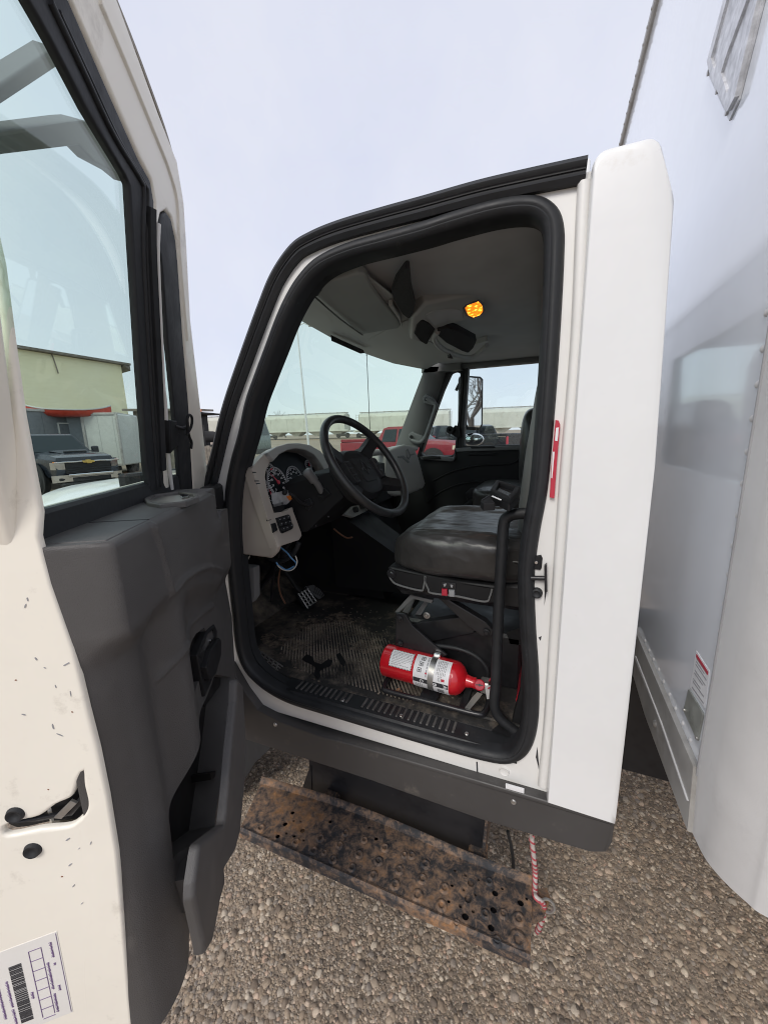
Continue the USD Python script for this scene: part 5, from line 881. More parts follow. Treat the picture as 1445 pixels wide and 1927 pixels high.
# ================================================================ fire extinguisher in its bracket
EA, EB = arr((-0.508, 1.165, 1.064)), arr((-0.222, 1.152, 1.060)); ed = unit(EB - EA); EL = np.linalg.norm(EB - EA); ER = 0.056
ee1 = unit(np.cross(ed, (0, 0, 1))); ee1 = -ee1 if ee1[1] > 0 else ee1; ee2 = np.cross(ee1, ed); ee2 = -ee2 if ee2[2] < 0 else ee2
def ept(t, a, r=ER): return EA + ed * t + r * (math.cos(a) * ee1 + math.sin(a) * ee2)     # a=0 faces the doorway, pi/2 up
fe = thing('fire_extinguisher', 'red fire extinguisher with white instruction label lying on the cab floor', 'fire extinguisher', tuple(EA - (0, 0, ER)))
part(fe, 'cylinder', lathe([(0, 0.006), (ER * 0.7, 0.0), (ER - 0.004, 0.0), (ER, 0.005), (ER, EL - 0.035), (ER * 0.95, EL - 0.018), (ER * 0.78, EL - 0.004), (ER * 0.45, EL + 0.008), (0.018, EL + 0.012), (0.018, EL + 0.03), (0, EL + 0.03)], EA, ed, 48), M['red'], smooth=40)
def patch(t0, t1, a0, a1, r=ER + 0.0008, nt=2, na=14):
    V = [ept(t, a, r) for t in np.linspace(t0, t1, nt) for a in np.linspace(a0, a1, na)] + [ept(t, a, r - 0.0014) for t in np.linspace(t0, t1, nt) for a in np.linspace(a0, a1, na)]; F = []
    n = nt * na
    for i in range(nt - 1):
        for k in range(na - 1):
            q = (i * na + k, i * na + k + 1, (i + 1) * na + k + 1, (i + 1) * na + k); F += [(q[0], q[1], q[2]), (q[0], q[2], q[3]), (n + q[0], n + q[2], n + q[1]), (n + q[0], n + q[3], n + q[2])]
    for i, k, j, l in [(0, k, 0, k + 1) for k in range(na - 1)] + [(nt - 1, k, nt - 1, k + 1) for k in range(na - 1)] + [(i, 0, i + 1, 0) for i in range(nt - 1)] + [(i, na - 1, i + 1, na - 1) for i in range(nt - 1)]:
        a, b = i * na + k, j * na + l; F += [(a, b, n + b), (a, n + b, n + a)]
    m = trimesh.Trimesh(V, F, process=False); m.fix_normals(); return m
def dg(a): return math.radians(a)
sl = part(fe, 'service_label', patch(0.035, 0.118, dg(18), dg(80)), M['paper'], smooth=60)
rs = np.random.default_rng(7)
dash = [patch(0.035 + k * 0.0056, 0.038 + k * 0.0056, a, a + dg(2.5), ER + 0.0014, 2, 2) for k in range(15) for a in (dg(18), dg(77.5))] + [patch(t, t + 0.0025, dg(18) + k * dg(5.2), dg(20.6) + k * dg(5.2), ER + 0.0014, 2, 2) for k in range(12) for t in (0.035, 0.1155)]
part(sl, 'dashed_border', dash, M['ink'], smooth=False)
def lines(t0, t1, a0, a1, n, r=ER + 0.0014, gap=0.5):
    o = []
    for k in range(n):
        a = a0 + (a1 - a0) * (k + 0.2) / n; t = t0
        while t < t1 - 0.003:
            w = min(rs.uniform(0.003, 0.010), t1 - t); o.append(patch(t, t + w, a, a + (a1 - a0) / n * gap, r, 2, 2)); t += w + 0.0022
            if rs.random() < 0.06: break
    return o
def vlines(t0, t1, a0, a1, n, gap=0.45):
    o = []
    for k in range(n):
        t = t0 + (t1 - t0) * (k + 0.2) / n; a = a0
        while a < a1 - 0.05:
            w = min(rs.uniform(0.07, 0.22), a1 - a); o.append(patch(t, t + (t1 - t0) / n * gap, a, a + w, ER + 0.0014, 2, 3)); a += w + 0.045
    return o
part(sl, 'fine_print', lines(0.043, 0.112, dg(26), dg(74), 9, gap=0.3), M['greyink'], smooth=False, kind='stuff')
il = part(fe, 'instruction_label', patch(0.126, 0.250, dg(-62), dg(86), na=26), M['paper'], smooth=60, label='white instruction label wrapped round the extinguisher')
part(il, 'black_band', patch(0.127, 0.249, dg(-12), dg(4), ER + 0.0012, 2, 5), M['ink'], smooth=60)
part(il, 'fine_print', vlines(0.168, 0.185, dg(12), dg(80), 2) + vlines(0.205, 0.238, dg(30), dg(80), 6) + vlines(0.212, 0.228, dg(10), dg(28), 3) + lines(0.135, 0.165, dg(-58), dg(-38), 4) + lines(0.20, 0.25, dg(-58), dg(-44), 4) + vlines(0.135, 0.162, dg(-34), dg(-16), 4), M['greyink'], smooth=False, kind='stuff')
pic = []
for t, a in ((0.140, 24), (0.143, 44), (0.146, 64)):
    pic += [patch(t, t + 0.014, dg(a), dg(a + 2), ER + 0.0014, 2, 2), patch(t, t + 0.014, dg(a + 12), dg(a + 14), ER + 0.0014, 2, 2), patch(t, t + 0.0016, dg(a), dg(a + 14), ER + 0.0014, 2, 4), patch(t + 0.0125, t + 0.014, dg(a), dg(a + 14), ER + 0.0014, 2, 4), patch(t + 0.004, t + 0.010, dg(a + 4), dg(a + 9), ER + 0.0014, 2, 3)]
part(il, 'pictogram', pic, M['ink'], smooth=False)
part(il, 'red_mark', [patch(0.225, 0.236, dg(12), dg(20), ER + 0.0016, 2, 3), patch(0.168, 0.174, dg(22), dg(27), ER + 0.0016, 2, 3), patch(0.250, 0.257, dg(8), dg(40), ER + 0.0013, 2, 6)], M['redink'], smooth=False)
bars, t = [], 0.212
while t < 0.234:
    w = rs.choice([0.0009, 0.0016]); bars.append(patch(t, t + w, dg(-40), dg(-20), ER + 0.0014, 2, 4)); t += w + 0.0011
part(il, 'bar_code', bars, M['ink'], smooth=False)
for ch, t in (('C', 0.158), ('B', 0.205), ('A', 0.240)):
    tm = meshkit.text_mesh(ch, 0.012, 0.0006, True); tm.apply_translation((-tm.bounds[1][0] / 2, -0.006, 0)); a = dg(-4)
    nrm_ = math.cos(a) * ee1 + math.sin(a) * ee2; tg = -math.sin(a) * ee1 + math.cos(a) * ee2
    part(il, 'class_letter', place(tm, ept(t, a, ER + 0.0013), -tg, ed, nrm_) if np.dot(np.cross(-tg, ed), nrm_) > 0 else place(tm, ept(t, a, ER + 0.0013), tg, ed, nrm_), M['paper'], smooth=False)
part(fe, 'clamp_band', lathe([(ER - 0.001, 0.178), (ER + 0.0025, 0.178), (ER + 0.0025, 0.198), (ER - 0.001, 0.198)], EA, ed, 44), M['steel'], smooth=40, label='steel clamp band round the extinguisher')
part(fe, 'band_buckle', cbox(ept(0.19, dg(105), ER + 0.006), (0.026, 0.016, 0.012), 0.003), M['chrome'])
nk = EB + ed * 0.03
part(fe, 'neck', lathe([(0.019, -0.022), (0.021, -0.018), (0.017, 0.0), (0.0185, 0.006), (0.0185, 0.012), (0, 0.012)], nk, ed, 20), M['red'], smooth=40)
part(fe, 'valve', [cyl(nk + ed * 0.010, nk + ed * 0.055, 0.0145, 14), rbox(nk + ed * 0.034 + (-0.008, -0.020, -0.018), nk + ed * 0.034 + (0.022, 0.020, 0.020), 0.004)], M['steel'])
ga = unit((0.15, -0.85, 0.5)); gc = nk + ed * 0.022 + ga * 0.020
ggp = part(fe, 'pressure_gauge', lathe([(0, 0.0), (0.015, 0.0), (0.0175, 0.003), (0.0175, 0.010), (0.015, 0.012), (0.0145, 0.0095), (0, 0.0095)], gc, ga, 24), M['redplastic'], smooth=40)
GPl = Plane(gc + ga * 0.010, ga)
part(ggp, 'gauge_dial', [GPl.put(extrude(shapely.box(-0.011, -0.0015, 0.011, 0.0015), 0.001, 0), 0.001), GPl.put(extrude(shapely.Point(0, 0).buffer(0.004), 0.001, 0), 0.0015)], M['ink'])
part(fe, 'squeeze_lever', hull(at_y([(898, 1303), (908, 1306), (903, 1313), (882, 1338), (873, 1343), (872, 1336), (889, 1312)], 1.088).tolist() + at_y([(898, 1303), (908, 1306), (903, 1313), (882, 1338), (875, 1340), (889, 1312)], 1.102).tolist()), M['steel'], smooth=30)
part(fe, 'carry_handle', hull(at_y([(912, 1290), (923, 1290), (923, 1316), (916, 1316)], 1.12).tolist() + at_y([(912, 1290), (923, 1290), (923, 1316), (916, 1316)], 1.14).tolist()), M['alu'])
hs = at_y([(916, 1280), (917, 1262), (908, 1246), (890, 1232), (865, 1222), (840, 1217), (815, 1215), (802, 1215)], 1.20)
part(fe, 'hose', tube(hs, 0.0075, 10, sm=8), M['rubber'], smooth=60)
part(fe, 'hose_ferrule', cyl(at_y([(805, 1215)], 1.20)[0], at_y([(792, 1215)], 1.20)[0], 0.0095, 14), M['chrome'], smooth=50)
part(fe, 'hose_nozzle', lathe([(0, 0), (0.009, 0), (0.0095, 0.04), (0.011, 0.058), (0.008, 0.058), (0, 0.05)], at_y([(793, 1215)], 1.20)[0], at_y([(770, 1217)], 1.20)[0] - at_y([(793, 1215)], 1.20)[0], 14), M['black'], smooth=50)
part(fe, 'safety_tag', tube(at_y([(920, 1282), (926, 1275), (926, 1290), (918, 1296)], 1.11), 0.002), M['redink'], smooth=60)
bk = part(truck, 'extinguisher_bracket', tube([(x, y, 0.998) for x, y in ((-0.49, 1.10), (-0.46, 1.085), (-0.3, 1.085), (-0.17, 1.085), (-0.145, 1.10), (-0.14, 1.16), (-0.16, 1.205), (-0.3, 1.21), (-0.47, 1.21), (-0.495, 1.19))], 0.009, 10, closed=True), M['steelblack'], smooth=60, label='black bent-tube bracket under the extinguisher')
part(bk, 'bracket_cradle', rbox((-0.36, 1.09, 0.992), (-0.30, 1.205, 1.000), 0.002), M['steelblack']); part(bk, 'bracket_cradle', [rbox((-0.225, 1.09, 0.992), (-0.20, 1.205, 1.000), 0.002)], M['steelblack'])
part(bk, 'rusty_bolt', lathe([(0, 0.02), (0.006, 0.02), (0.006, 0.012), (0.013, 0.011), (0.013, 0.002), (0.006, 0), (0, 0)], (-0.435, 1.10, 0.985), (0, 0, 1), 10), M['rust'])

# red case at the rear edge of the doorway, black device on the passenger seat
rc = at_y([(992, 1255), (977, 1296), (971, 1316), (970, 1350), (980, 1358), (1000, 1340), (1005, 1262)], 1.135)
rcs = thing('red_case', 'red plastic case on the cab floor, half hidden by the door seal', 'case', tuple(rc.mean(0)))
part(rcs, 'body', hull(np.vstack([rc, rc + (0, 0.16, 0)])), M['redplastic'], smooth=25)
part(rcs, 'band', hull(np.vstack([at_y([(973, 1310), (1000, 1312), (1000, 1322), (971, 1320)], 1.128), at_y([(973, 1310), (1000, 1312), (1000, 1322), (971, 1320)], 1.14)])), M['red'])
TZ = Plane((0, 0, 1.575), unit((0.02, -0.12, 1.0)), up=(0, 1, 0))
dev = thing('seat_monitor', 'black monitor unit with a small grey screen lying on the passenger seat', 'monitor', tuple(hit([(946, 930)], TZ.p, TZ.n)[0]))
oq = [(922, 930), (934, 910), (978, 925), (974, 934), (959, 949)]
part(dev, 'housing', TZ.put(extrude(smooth_poly(Polygon(TZ.uv(oq)), 0.004), 0.02, 0.004), 0.0), M['black'])
part(dev, 'raised_rim', TZ.put(extrude((lambda O: O.difference(O.buffer(-0.014)))(Polygon(TZ.uv(oq)).buffer(0)), 0.014, 0.004), 0.014), M['black'])
part(dev, 'screen', TZ.plate([(931, 929), (939, 920), (964, 930), (954, 943)], 0.002, 0.0005, h=0.002), M['screen'])
for k in range(6): part(dev, 'button', cbox(hit([(927 + 2.9 * k, 934.0 + 1.25 * k)], TZ.p + TZ.n * 0.004, TZ.n)[0], (0.006, 0.006, 0.003), 0.001), M['paper'])
b2 = thing('small_black_box', 'small plain black box beside the monitor on the passenger seat', 'box', tuple(hit([(918, 940)], TZ.p, TZ.n)[0]))
part(b2, 'body', TZ.plate([(904, 941), (920, 931), (932, 946), (910, 947)], 0.02, 0.004, 0.003, h=0.0), M['black']); part(b2, 'lid_line', TZ.plate([(906, 940.5), (919, 932.5), (920, 933.5), (907, 941.5)], 0.002, 0, h=0.001), M['steelblack'])

# ================================================================ ground
def gz(x, y):
    r = np.hypot(x, y); return 0.0185 * np.maximum(0, r - 3.0) * np.minimum(1, 135 / np.maximum(r, 1)) 
R_ = np.concatenate([[0.0], np.geomspace(0.15, 900, 70)]); TH = np.linspace(0, 2 * math.pi, 120, endpoint=False)
V = [(0, 0, 0)] + [(r * math.cos(t), r * math.sin(t)) + (0,) for r in R_[1:] for t in TH]; V = arr(V)
V[:, 2] = gz(V[:, 0], V[:, 1]) + 0.03 * (meshkit.fbm(np.c_[V[:, :2] * 0.9, np.zeros(len(V))], 4, 2) - 0.5) * np.clip(np.hypot(V[:, 0], V[:, 1]) / 2, 0, 1)
n = len(TH); F = [(0, 1 + k, 1 + (k + 1) % n) for k in range(n)]
for i in range(len(R_) - 2):
    for k in range(n):
        a, b = 1 + i * n + k, 1 + i * n + (k + 1) % n; F += [(a, a + n, b + n), (a, b + n, b)]
solid('ground', trimesh.Trimesh(V, F, process=False), M['ground'], kind='structure', smooth=True)
# loose gravel around the truck
rs = np.random.default_rng(21)
protos = []
gp2 = UsdGeom.PointInstancer.Define(stage, '/World/gravel')
UsdGeom.Xform.Define(stage, '/World/gravel/pebbles')
for k in range(7):
    m = trimesh.creation.icosphere(1 if k > 1 else 2, 1.0); v = m.vertices
    v = v * (1 + 0.5 * (meshkit.noise(v * 1.3 + 7 * k, k) - 0.5))[:, None] * arr((1.0, rs.uniform(0.65, 0.95), rs.uniform(0.45, 0.75)))
    p = f'/World/gravel/pebbles/pebble_{k:03d}'; usdkit.mesh(stage, p, trimesh.Trimesh(v, m.faces, process=False), M['pebble'], smooth=True); protos.append(Sdf.Path(p))
N = 620000
y = 0.30 + 4.7 * rs.random(N) ** 1.35; x = rs.uniform(-2.7, 2.7, N)
keep = (rs.random(N) < np.clip(1.25 - 0.20 * y, 0.2, 1)) & (np.abs(x) < 0.55 + 0.95 * y); x, y = x[keep], y[keep]; N = len(x)
s = np.clip(rs.lognormal(math.log(0.0029), 0.60, N), 0.0012, 0.0155)
patchy = meshkit.fbm(np.c_[x * 1.6, y * 1.6, np.zeros(N)], 3, 5); s *= 0.7 + 0.6 * patchy
z = gz(x, y) - s * 0.05 + 0.03 * (meshkit.fbm(np.c_[x * 0.9, y * 0.9, np.zeros(N)], 4, 2) - 0.5) * np.clip(np.hypot(x, y) / 2, 0, 1)
ang = rs.uniform(0, 2 * math.pi, N); tl = rs.normal(0, 0.22, (N, 2))
q = np.c_[np.cos(ang / 2), tl[:, 0] * 0.5, tl[:, 1] * 0.5, np.sin(ang / 2)]; q /= np.linalg.norm(q, axis=1, keepdims=True)
gp2.CreatePrototypesRel().SetTargets(protos)
gp2.CreateProtoIndicesAttr(Vt.IntArray.FromNumpy(rs.integers(0, 7, N).astype(np.int32)))
gp2.CreatePositionsAttr(Vt.Vec3fArray.FromNumpy(np.c_[x, y, z].astype(np.float32)))
gp2.CreateScalesAttr(Vt.Vec3fArray.FromNumpy(np.repeat(s[:, None], 3, 1).astype(np.float32)))
gp2.CreateOrientationsAttr(Vt.QuathArray.FromNumpy(np.c_[q[:, 1:], q[:, :1]].astype(np.float16)))
meta(gp2.GetPrim(), 'mixed brown and grey pebbles covering the yard', 'gravel', kind='stuff')

# ================================================================ background
def hzn(px): return 818 - math.tan(ROLL) * (px - 722)
def far(px, fwd):
    r = sight(px, hzn(px)); r = r / np.dot(r, _fw); p = EYE + r * fwd; return arr((p[0], p[1], float(gz(p[0], p[1]))))
def xf(m, o, ang): m = m.copy(); M4 = np.eye(4); c, s_ = math.cos(ang), math.sin(ang); M4[:2, :2] = [[c, -s_], [s_, c]]; M4[:3, 3] = o; m.apply_transform(M4); return m
M['cream'] = mat('cream_railcar_paint', (0.50, 0.50, 0.44), 0.6, var=0.08, vscale=0.8, dirt=(0.30, 0.27, 0.22), dscale=0.5)
M['bogie'] = mat('bogie_steel', (0.06, 0.055, 0.05), 0.8, var=0.3)
M['carred'] = mat('red_car_paint', (0.20, 0.012, 0.022), 0.5); M['carblack'] = mat('black_car_paint', (0.012, 0.015, 0.020), 0.25, coat=0.4)
M['carglass'] = mat('dark_car_glass', (0.03, 0.04, 0.045), 0.18, spec=0.15, var=0.0, rvar=0.02); M['tyre'] = mat('tyre', (0.02, 0.02, 0.02), 0.8)
M['headlamp'] = mat('headlamp_lens', (0.62, 0.55, 0.42), 0.15, coat=0.6, var=0.25, vscale=20.0); M['yellow'] = usdkit.material(stage, '/World/Looks/yellow_siding', {
    'g': ('geometry', {}), 'w': ('wave_texture', {'wave_type': 'bands', 'bands_direction': 'z', 'profile': 'saw', 'scale': 1.6}), 'n': ('noise_texture', {'scale': 0.5, 'detail': 6.0}), 'r': ('rgb_ramp', {'ramp': [(0.3, (0.90, 0.86, 0.58)), (0.7, (0.92, 0.89, 0.64))]}),
    'b': ('bump', {'strength': 0.6, 'distance': 0.03}), 'p': ('principled_bsdf', {'roughness': 0.7})}, [('g.position', 'w.vector'), ('g.position', 'n.vector'), ('n.fac', 'r.fac'), ('r.color', 'p.base_color'), ('w.fac', 'b.height'), ('b.normal', 'p.normal')], surface='p.BSDF')
M['trailergrey'] = mat('grey_trailer_sheet', (0.13, 0.14, 0.15), 0.35, coat=0.3, var=0.06); M['trailerwhite'] = mat('pale_trailer_sheet', (0.52, 0.53, 0.50), 0.4, var=0.05)
M['oldwood'] = mat('weathered_wood', (0.20, 0.18, 0.15), 0.9, var=0.35, vscale=4.0); M['bark'] = mat('bare_bark', (0.105, 0.088, 0.08), 0.9, var=0.25)
M['canoe'] = mat('red_canoe_hull', (0.50, 0.06, 0.035), 0.35, coat=0.3); M['gold'] = mat('gold_badge', (0.60, 0.42, 0.12), 0.3, metal=0.6); M['teal'] = mat('dark_green_paint', (0.03, 0.05, 0.05), 0.3, coat=0.5)

# hopper railcars
ra, rb = far(502, 75), far(1020, 62); rdir = unit(arr((*(rb - ra)[:2], 0))); rang = math.atan2(rdir[1], rdir[0])
def railcar(o, label):
    t = thing('hopper_railcar', label, 'railcar', o, 'hopper cars standing in line on the railway'); X = lambda m: xf(m, o, rang)
    L, W = 17.4, 1.5
    prof = [(W, 1.35), (W + 0.05, 2.2), (W, 3.6), (W - 0.25, 4.05), (0.5, 4.28), (-0.5, 4.28), (-W + 0.25, 4.05), (-W, 3.6), (-W - 0.05, 2.2), (-W, 1.35)]
    part(t, 'body', X(hull([(x, y, z) for x in (0.9, L - 0.9) for y, z in prof])), M['cream'], smooth=25)
    for k in range(4):
        c = 2.6 + k * 4.07; part(t, 'hopper_chute', X(hull([(c + a, y, 1.4) for a in (-1.7, 1.7) for y in (-1.4, 1.4)] + [(c + a, y, 0.45) for a in (-0.35, 0.35) for y in (-0.8, 0.8)])), M['cream'])
    for x in (0.15, L - 0.15): part(t, 'end_platform', X(cbox((x + (0.5 if x < 5 else -0.5), 0, 1.15), (1.6, 2.8, 0.25), 0.02)), M['cream'])
    part(t, 'side_sill', X(cbox((L / 2, -1.53, 1.30), (L - 0.4, 0.12, 0.22), 0.02)), M['cream'])
    part(t, 'roof_walkway', X(cbox((L / 2, 0, 4.42), (L - 1.5, 0.9, 0.1), 0.01)), M['rail'])
    for k in range(12): part(t, 'hatch_post', X(cbox((1.2 + k * 1.36, -0.5, 4.40), (0.14, 0.14, 0.22), 0.01)), M['rail'])
    for k in range(5): part(t, 'side_rib', X(cbox((2.0 + k * 3.35, -1.56, 2.5), (0.07, 0.05, 2.0), 0.01)), M['cream'])
    for e in (0.75, L - 0.75):
        part(t, 'ladder', X(join([cbox((e, -1.5 + 0.0, z), (0.5, 0.04, 0.05), 0.01) for z in np.arange(1.4, 4.0, 0.42)] + [cbox((e + s, -1.5, 2.6), (0.05, 0.05, 2.9), 0.01) for s in (-0.25, 0.25)])), M['rail'])
    for e in (1.5, L - 1.5):
        bo = part(t, 'bogie', X(cbox((e, -0.95, 0.52), (1.9, 0.25, 0.4), 0.06)), M['bogie'])
        for w in (-0.85, 0.85): part(bo, 'wheel', X(cyl((e + w, -0.95, 0.45), (e + w, -0.78, 0.45), 0.45, 18)), M['bogie'])
for k, lb in enumerate(['cream hopper railcar behind the red pickup, left end nearest the lamp post', 'cream hopper railcar seen above the cab of the red pickup', 'cream hopper railcar seen through the passenger window beside the bare tree', 'cream hopper railcar farthest left, mostly hidden behind the dark flatbed truck']):
    o = ra + rdir * (18.2 * (k if k < 3 else -1)); railcar((o[0], o[1], float(gz(o[0], o[1])) + 0.12), lb)
te = [ra + rdir * d for d in (-40, 90)]; solid('railway_track', [obox(te[0] + (0, 0, 0.06) + np.cross(rdir, (0, 0, s)), te[1] + (0, 0, 0.06) + np.cross(rdir, (0, 0, s)), 0.07, 0.15) for s in (-0.72, 0.72)], M['bogie'], kind='structure')
solid('track_ballast', obox(te[0] - (0, 0, 0.35), te[1] - (0, 0, 0.35), 5.0, 0.7), M['ground'], kind='structure')

def vehicle(name, label, cat, o, head, paint, chrome, front='ram', cover=False):
    t = thing(name, label, cat, o); X = lambda m: xf(m, o, head); P = lambda nm, m, mt, sm=30: part(t, nm, X(m if not isinstance(m, list) else join(m)), mt, sm)
    w = 1.0
    P('body', join(hull([(x, s * y, z) for s in (-1, 1) for x, y, z in ((-2.95, w - .04, 0.62), (2.75, w - .10, 0.55), (2.85, w - .12, 0.75), (2.80, w - .10, 1.08), (1.2, w, 1.18), (-2.95, w - .02, 1.25), (0, w + .01, 0.8), (1.2, w + .02, 0.9), (-2.4, w + .02, 0.9))]),
                   hull([(x, s * y, z) for s in (-1, 1) for x, y, z in ((1.15, w - .06, 1.12), (2.72, w - .16, 1.02), (2.70, w - .22, 1.16), (1.2, w - .12, 1.30), (2.2, w - .18, 1.26), (1.2, 0.4, 1.34), (2.4, 0.4, 1.26))])), paint, 25)
    P('bed_rail', [cbox((-1.95, s * 0.93, 1.34), (2.0, 0.12, 0.14), 0.03) for s in (-1, 1)] + [cbox((-2.9, 0, 1.31), (0.1, 1.9, 0.16), 0.03)], paint)
    cab = hull([(x, s * y, z) for s in (-1, 1) for x, y, z in ((-0.95, 0.96, 1.2), (1.30, 0.94, 1.2), (-0.90, 0.92, 1.4), (-0.72, 0.74, 1.86), (-0.5, 0.70, 1.93), (0.25, 0.70, 1.94), (0.50, 0.72, 1.87))])
    P('cab', cab, paint, 25)
    for s in (-1, 1):
        for x0, x1, xa, xb in ((-0.72, -0.02, -0.62, -0.02), (0.08, 1.02, 0.08, 0.45)):
            q = [(x0, s * 0.965, 1.28), (x1, s * 0.96, 1.28), (xb, s * 0.765, 1.82), (xa, s * 0.765, 1.82)]
            P('side_window', hull(q + [(a, b + s * 0.012, c) for a, b, c in q]), M['carglass'], False)
        P('wheel_arch', cyl((1.78, s * 0.99, 0.48), (1.78, s * 1.035, 0.48), 0.52, 24), M['tyre']); P('wheel_arch', cyl((-1.9, s * 0.99, 0.48), (-1.9, s * 1.035, 0.48), 0.50, 24), M['tyre'])
        for x in (1.78, -1.9):
            P('tyre', lathe([(0.2, 0), (0.38, 0), (0.41, 0.04), (0.41, 0.22), (0.38, 0.26), (0.2, 0.26)], (x, s * 0.82, 0.41), (0, s, 0), 24), M['tyre']); P('rim', lathe([(0, 0.2), (0.1, 0.21), (0.26, 0.23), (0.27, 0.26), (0.22, 0.25), (0, 0.23)], (x, s * 0.82, 0.41), (0, s, 0), 18), chrome)
        P('headlight', hull([(2.80, s * 0.86, 0.90), (2.78, s * 0.90, 1.10), (2.60, s * 0.93, 1.08), (2.84, s * 0.58, 0.92), (2.82, s * 0.58, 1.10), (2.6, s * 0.93, 0.92)]) if front == 'ram' else hull([(2.83, s * 0.90, 0.80), (2.83, s * 0.90, 1.02), (2.87, s * 0.66, 0.80), (2.87, s * 0.66, 1.02), (2.6, s * 0.94, 1.02), (2.6, s * 0.94, 0.8)]), M['headlamp'] if front == 'ram' else chrome)
        P('door_mirror', [cbox((0.98, s * 1.14, 1.36), (0.12, 0.22, 0.24), 0.03), cbox((1.0, s * 1.0, 1.30), (0.06, 0.2, 0.05), 0.01)], paint)
        P('tail_light', cbox((-2.95, s * 0.90, 1.05), (0.06, 0.16, 0.40), 0.02), M['redink'])
    q = [(1.22, 0.80, 1.32), (1.22, -0.80, 1.32), (0.52, -0.66, 1.86), (0.52, 0.66, 1.86)]; P('windshield', hull([(a + .012, b, c + .012) for a, b, c in q] + [(a - .03, b, c - .03) for a, b, c in q]), M['carglass'], False)
    q = [(-0.935, 0.72, 1.38), (-0.935, -0.72, 1.38), (-0.79, -0.62, 1.82), (-0.79, 0.62, 1.82)]; P('rear_window', hull([(a - .02, b, c) for a, b, c in q] + [(a + .03, b, c) for a, b, c in q]), M['carglass'], False)
    if cover:
        for k in range(9): P('rear_louvre', obox((-1.0 + 0.025 * k * 0.55, -0.72, 1.40 + 0.048 * k), (-1.0 + 0.025 * k * 0.55, 0.72, 1.40 + 0.048 * k), 0.07, 0.012), M['carblack'])
    if front == 'ram':
        P('grille', hull([(2.86, s * 0.52, z) for s in (-1, 1) for z in (0.74, 1.12)] + [(2.8, s * 0.52, z) for s in (-1, 1) for z in (0.74, 1.12)]), M['tyre']); P('grille_cross', [cbox((2.865, 0, 0.93), (0.03, 1.06, 0.07), 0.01), cbox((2.865, 0, 0.93), (0.03, 0.08, 0.38), 0.01)], chrome)
        P('front_bumper', hull([(2.75, s * 0.98, z) for s in (-1, 1) for z in (0.45, 0.68)] + [(3.0, s * 0.7, z) for s in (-1, 1) for z in (0.47, 0.68)]), chrome)
    else:
        P('grille', hull([(x, s * 0.64, z) for x in (2.88, 2.7) for s in (-1, 1) for z in (0.66, 1.02)]), M['tyre'])
        for z in (0.72, 0.79, 0.86): P('grille_bar', cbox((2.885, 0, z), (0.02, 1.24, 0.022), 0.005), M['carblack'])
        P('chrome_strip', [cbox((2.89, 0, 1.02), (0.04, 1.86, 0.045), 0.01)], chrome)
        bt = Plane(arr((2.925, 0, 1.01)), (1, 0, 0)); P('cross_badge', bt.put(extrude(Polygon([(-0.16, -0.035), (-0.06, -0.035), (-0.06, -0.06), (0.08, -0.06), (0.08, -0.035), (0.17, -0.035), (0.14, 0.035), (0.05, 0.035), (0.05, 0.06), (-0.09, 0.06), (-0.09, 0.035), (-0.19, 0.035)]), 0.02, 0.005)), M['gold'])
        P('front_bumper', [hull([(2.78, s * 1.02, z) for s in (-1, 1) for z in (0.40, 0.62)] + [(2.98, s * 0.78, z) for s in (-1, 1) for z in (0.42, 0.63)]), cbox((2.99, 0, 0.60), (0.05, 1.3, 0.09), 0.02)], chrome)
        P('lower_intake', cbox((2.985, 0, 0.47), (0.03, 1.1, 0.14), 0.02), M['tyre']); P('skid_lip', cbox((2.9, 0, 0.33), (0.3, 1.7, 0.1), 0.04), M['tyre'])
        for s in (-1, 1): P('fog_light', cbox((2.95, s * 0.82, 0.50), (0.06, 0.16, 0.08), 0.02), M['tyre']); P('marker_light', cbox((2.80, s * 0.87, 1.03), (0.06, 0.12, 0.03), 0.01), M['orange'])
        P('hood_scoop', hull([(2.2, s * 0.40, 1.28) for s in (-1, 1)] + [(1.5, s * 0.48, 1.36) for s in (-1, 1)] + [(2.0, s * 0.38, 1.39) for s in (-1, 1)] + [(1.3, s * 0.4, 1.33) for s in (-1, 1)]), paint); P('scoop_mouth', cbox((2.13, 0, 1.325), (0.06, 0.66, 0.045), 0.01), M['tyre'])
    P('underbody', cbox((0, 0, 0.5), (5.0, 1.5, 0.3), 0.05), M['tyre'])
# left: black pickup facing the camera, trailers, canoe, building
hv = far(82, 12.2); d0 = -unit(arr((*hv[:2], 0))); hd0 = math.atan2(d0[1], d0[0])
hv2 = hv - d0 * 2.9
vehicle('black_pickup', 'glossy black pickup facing the camera behind the door glass, chrome grille with gold cross badge', 'pickup', tuple(hv - d0 * 2.4 + 0 * hv2), hd0 + 0.36, M['carblack'], M['chrome'], front='other')
rp_ = far(728, 17.0); rdv = _rt; ah = math.atan2(_rt[1], _rt[0])
vehicle('red_pickup', 'red crew-cab pickup parked beyond the windshield, facing right', 'pickup', tuple(far(762, 18.2)), ah - 0.50, M['carred'], M['chrome'])
bp_ = far(905, 22.5); vehicle('black_pickup', 'black pickup with slatted rear window seen from behind through the passenger window', 'pickup', tuple(far(893, 23.0)), ah + 2.2, M['carblack'], M['chrome'], cover=True)
jp = far(822, 26.0); vehicle('black_pickup', 'black hardtop vehicle whose roof shows just above the hood of the red pickup', 'pickup', tuple(jp), ah + 0.5, M['carblack'], M['chrome'])
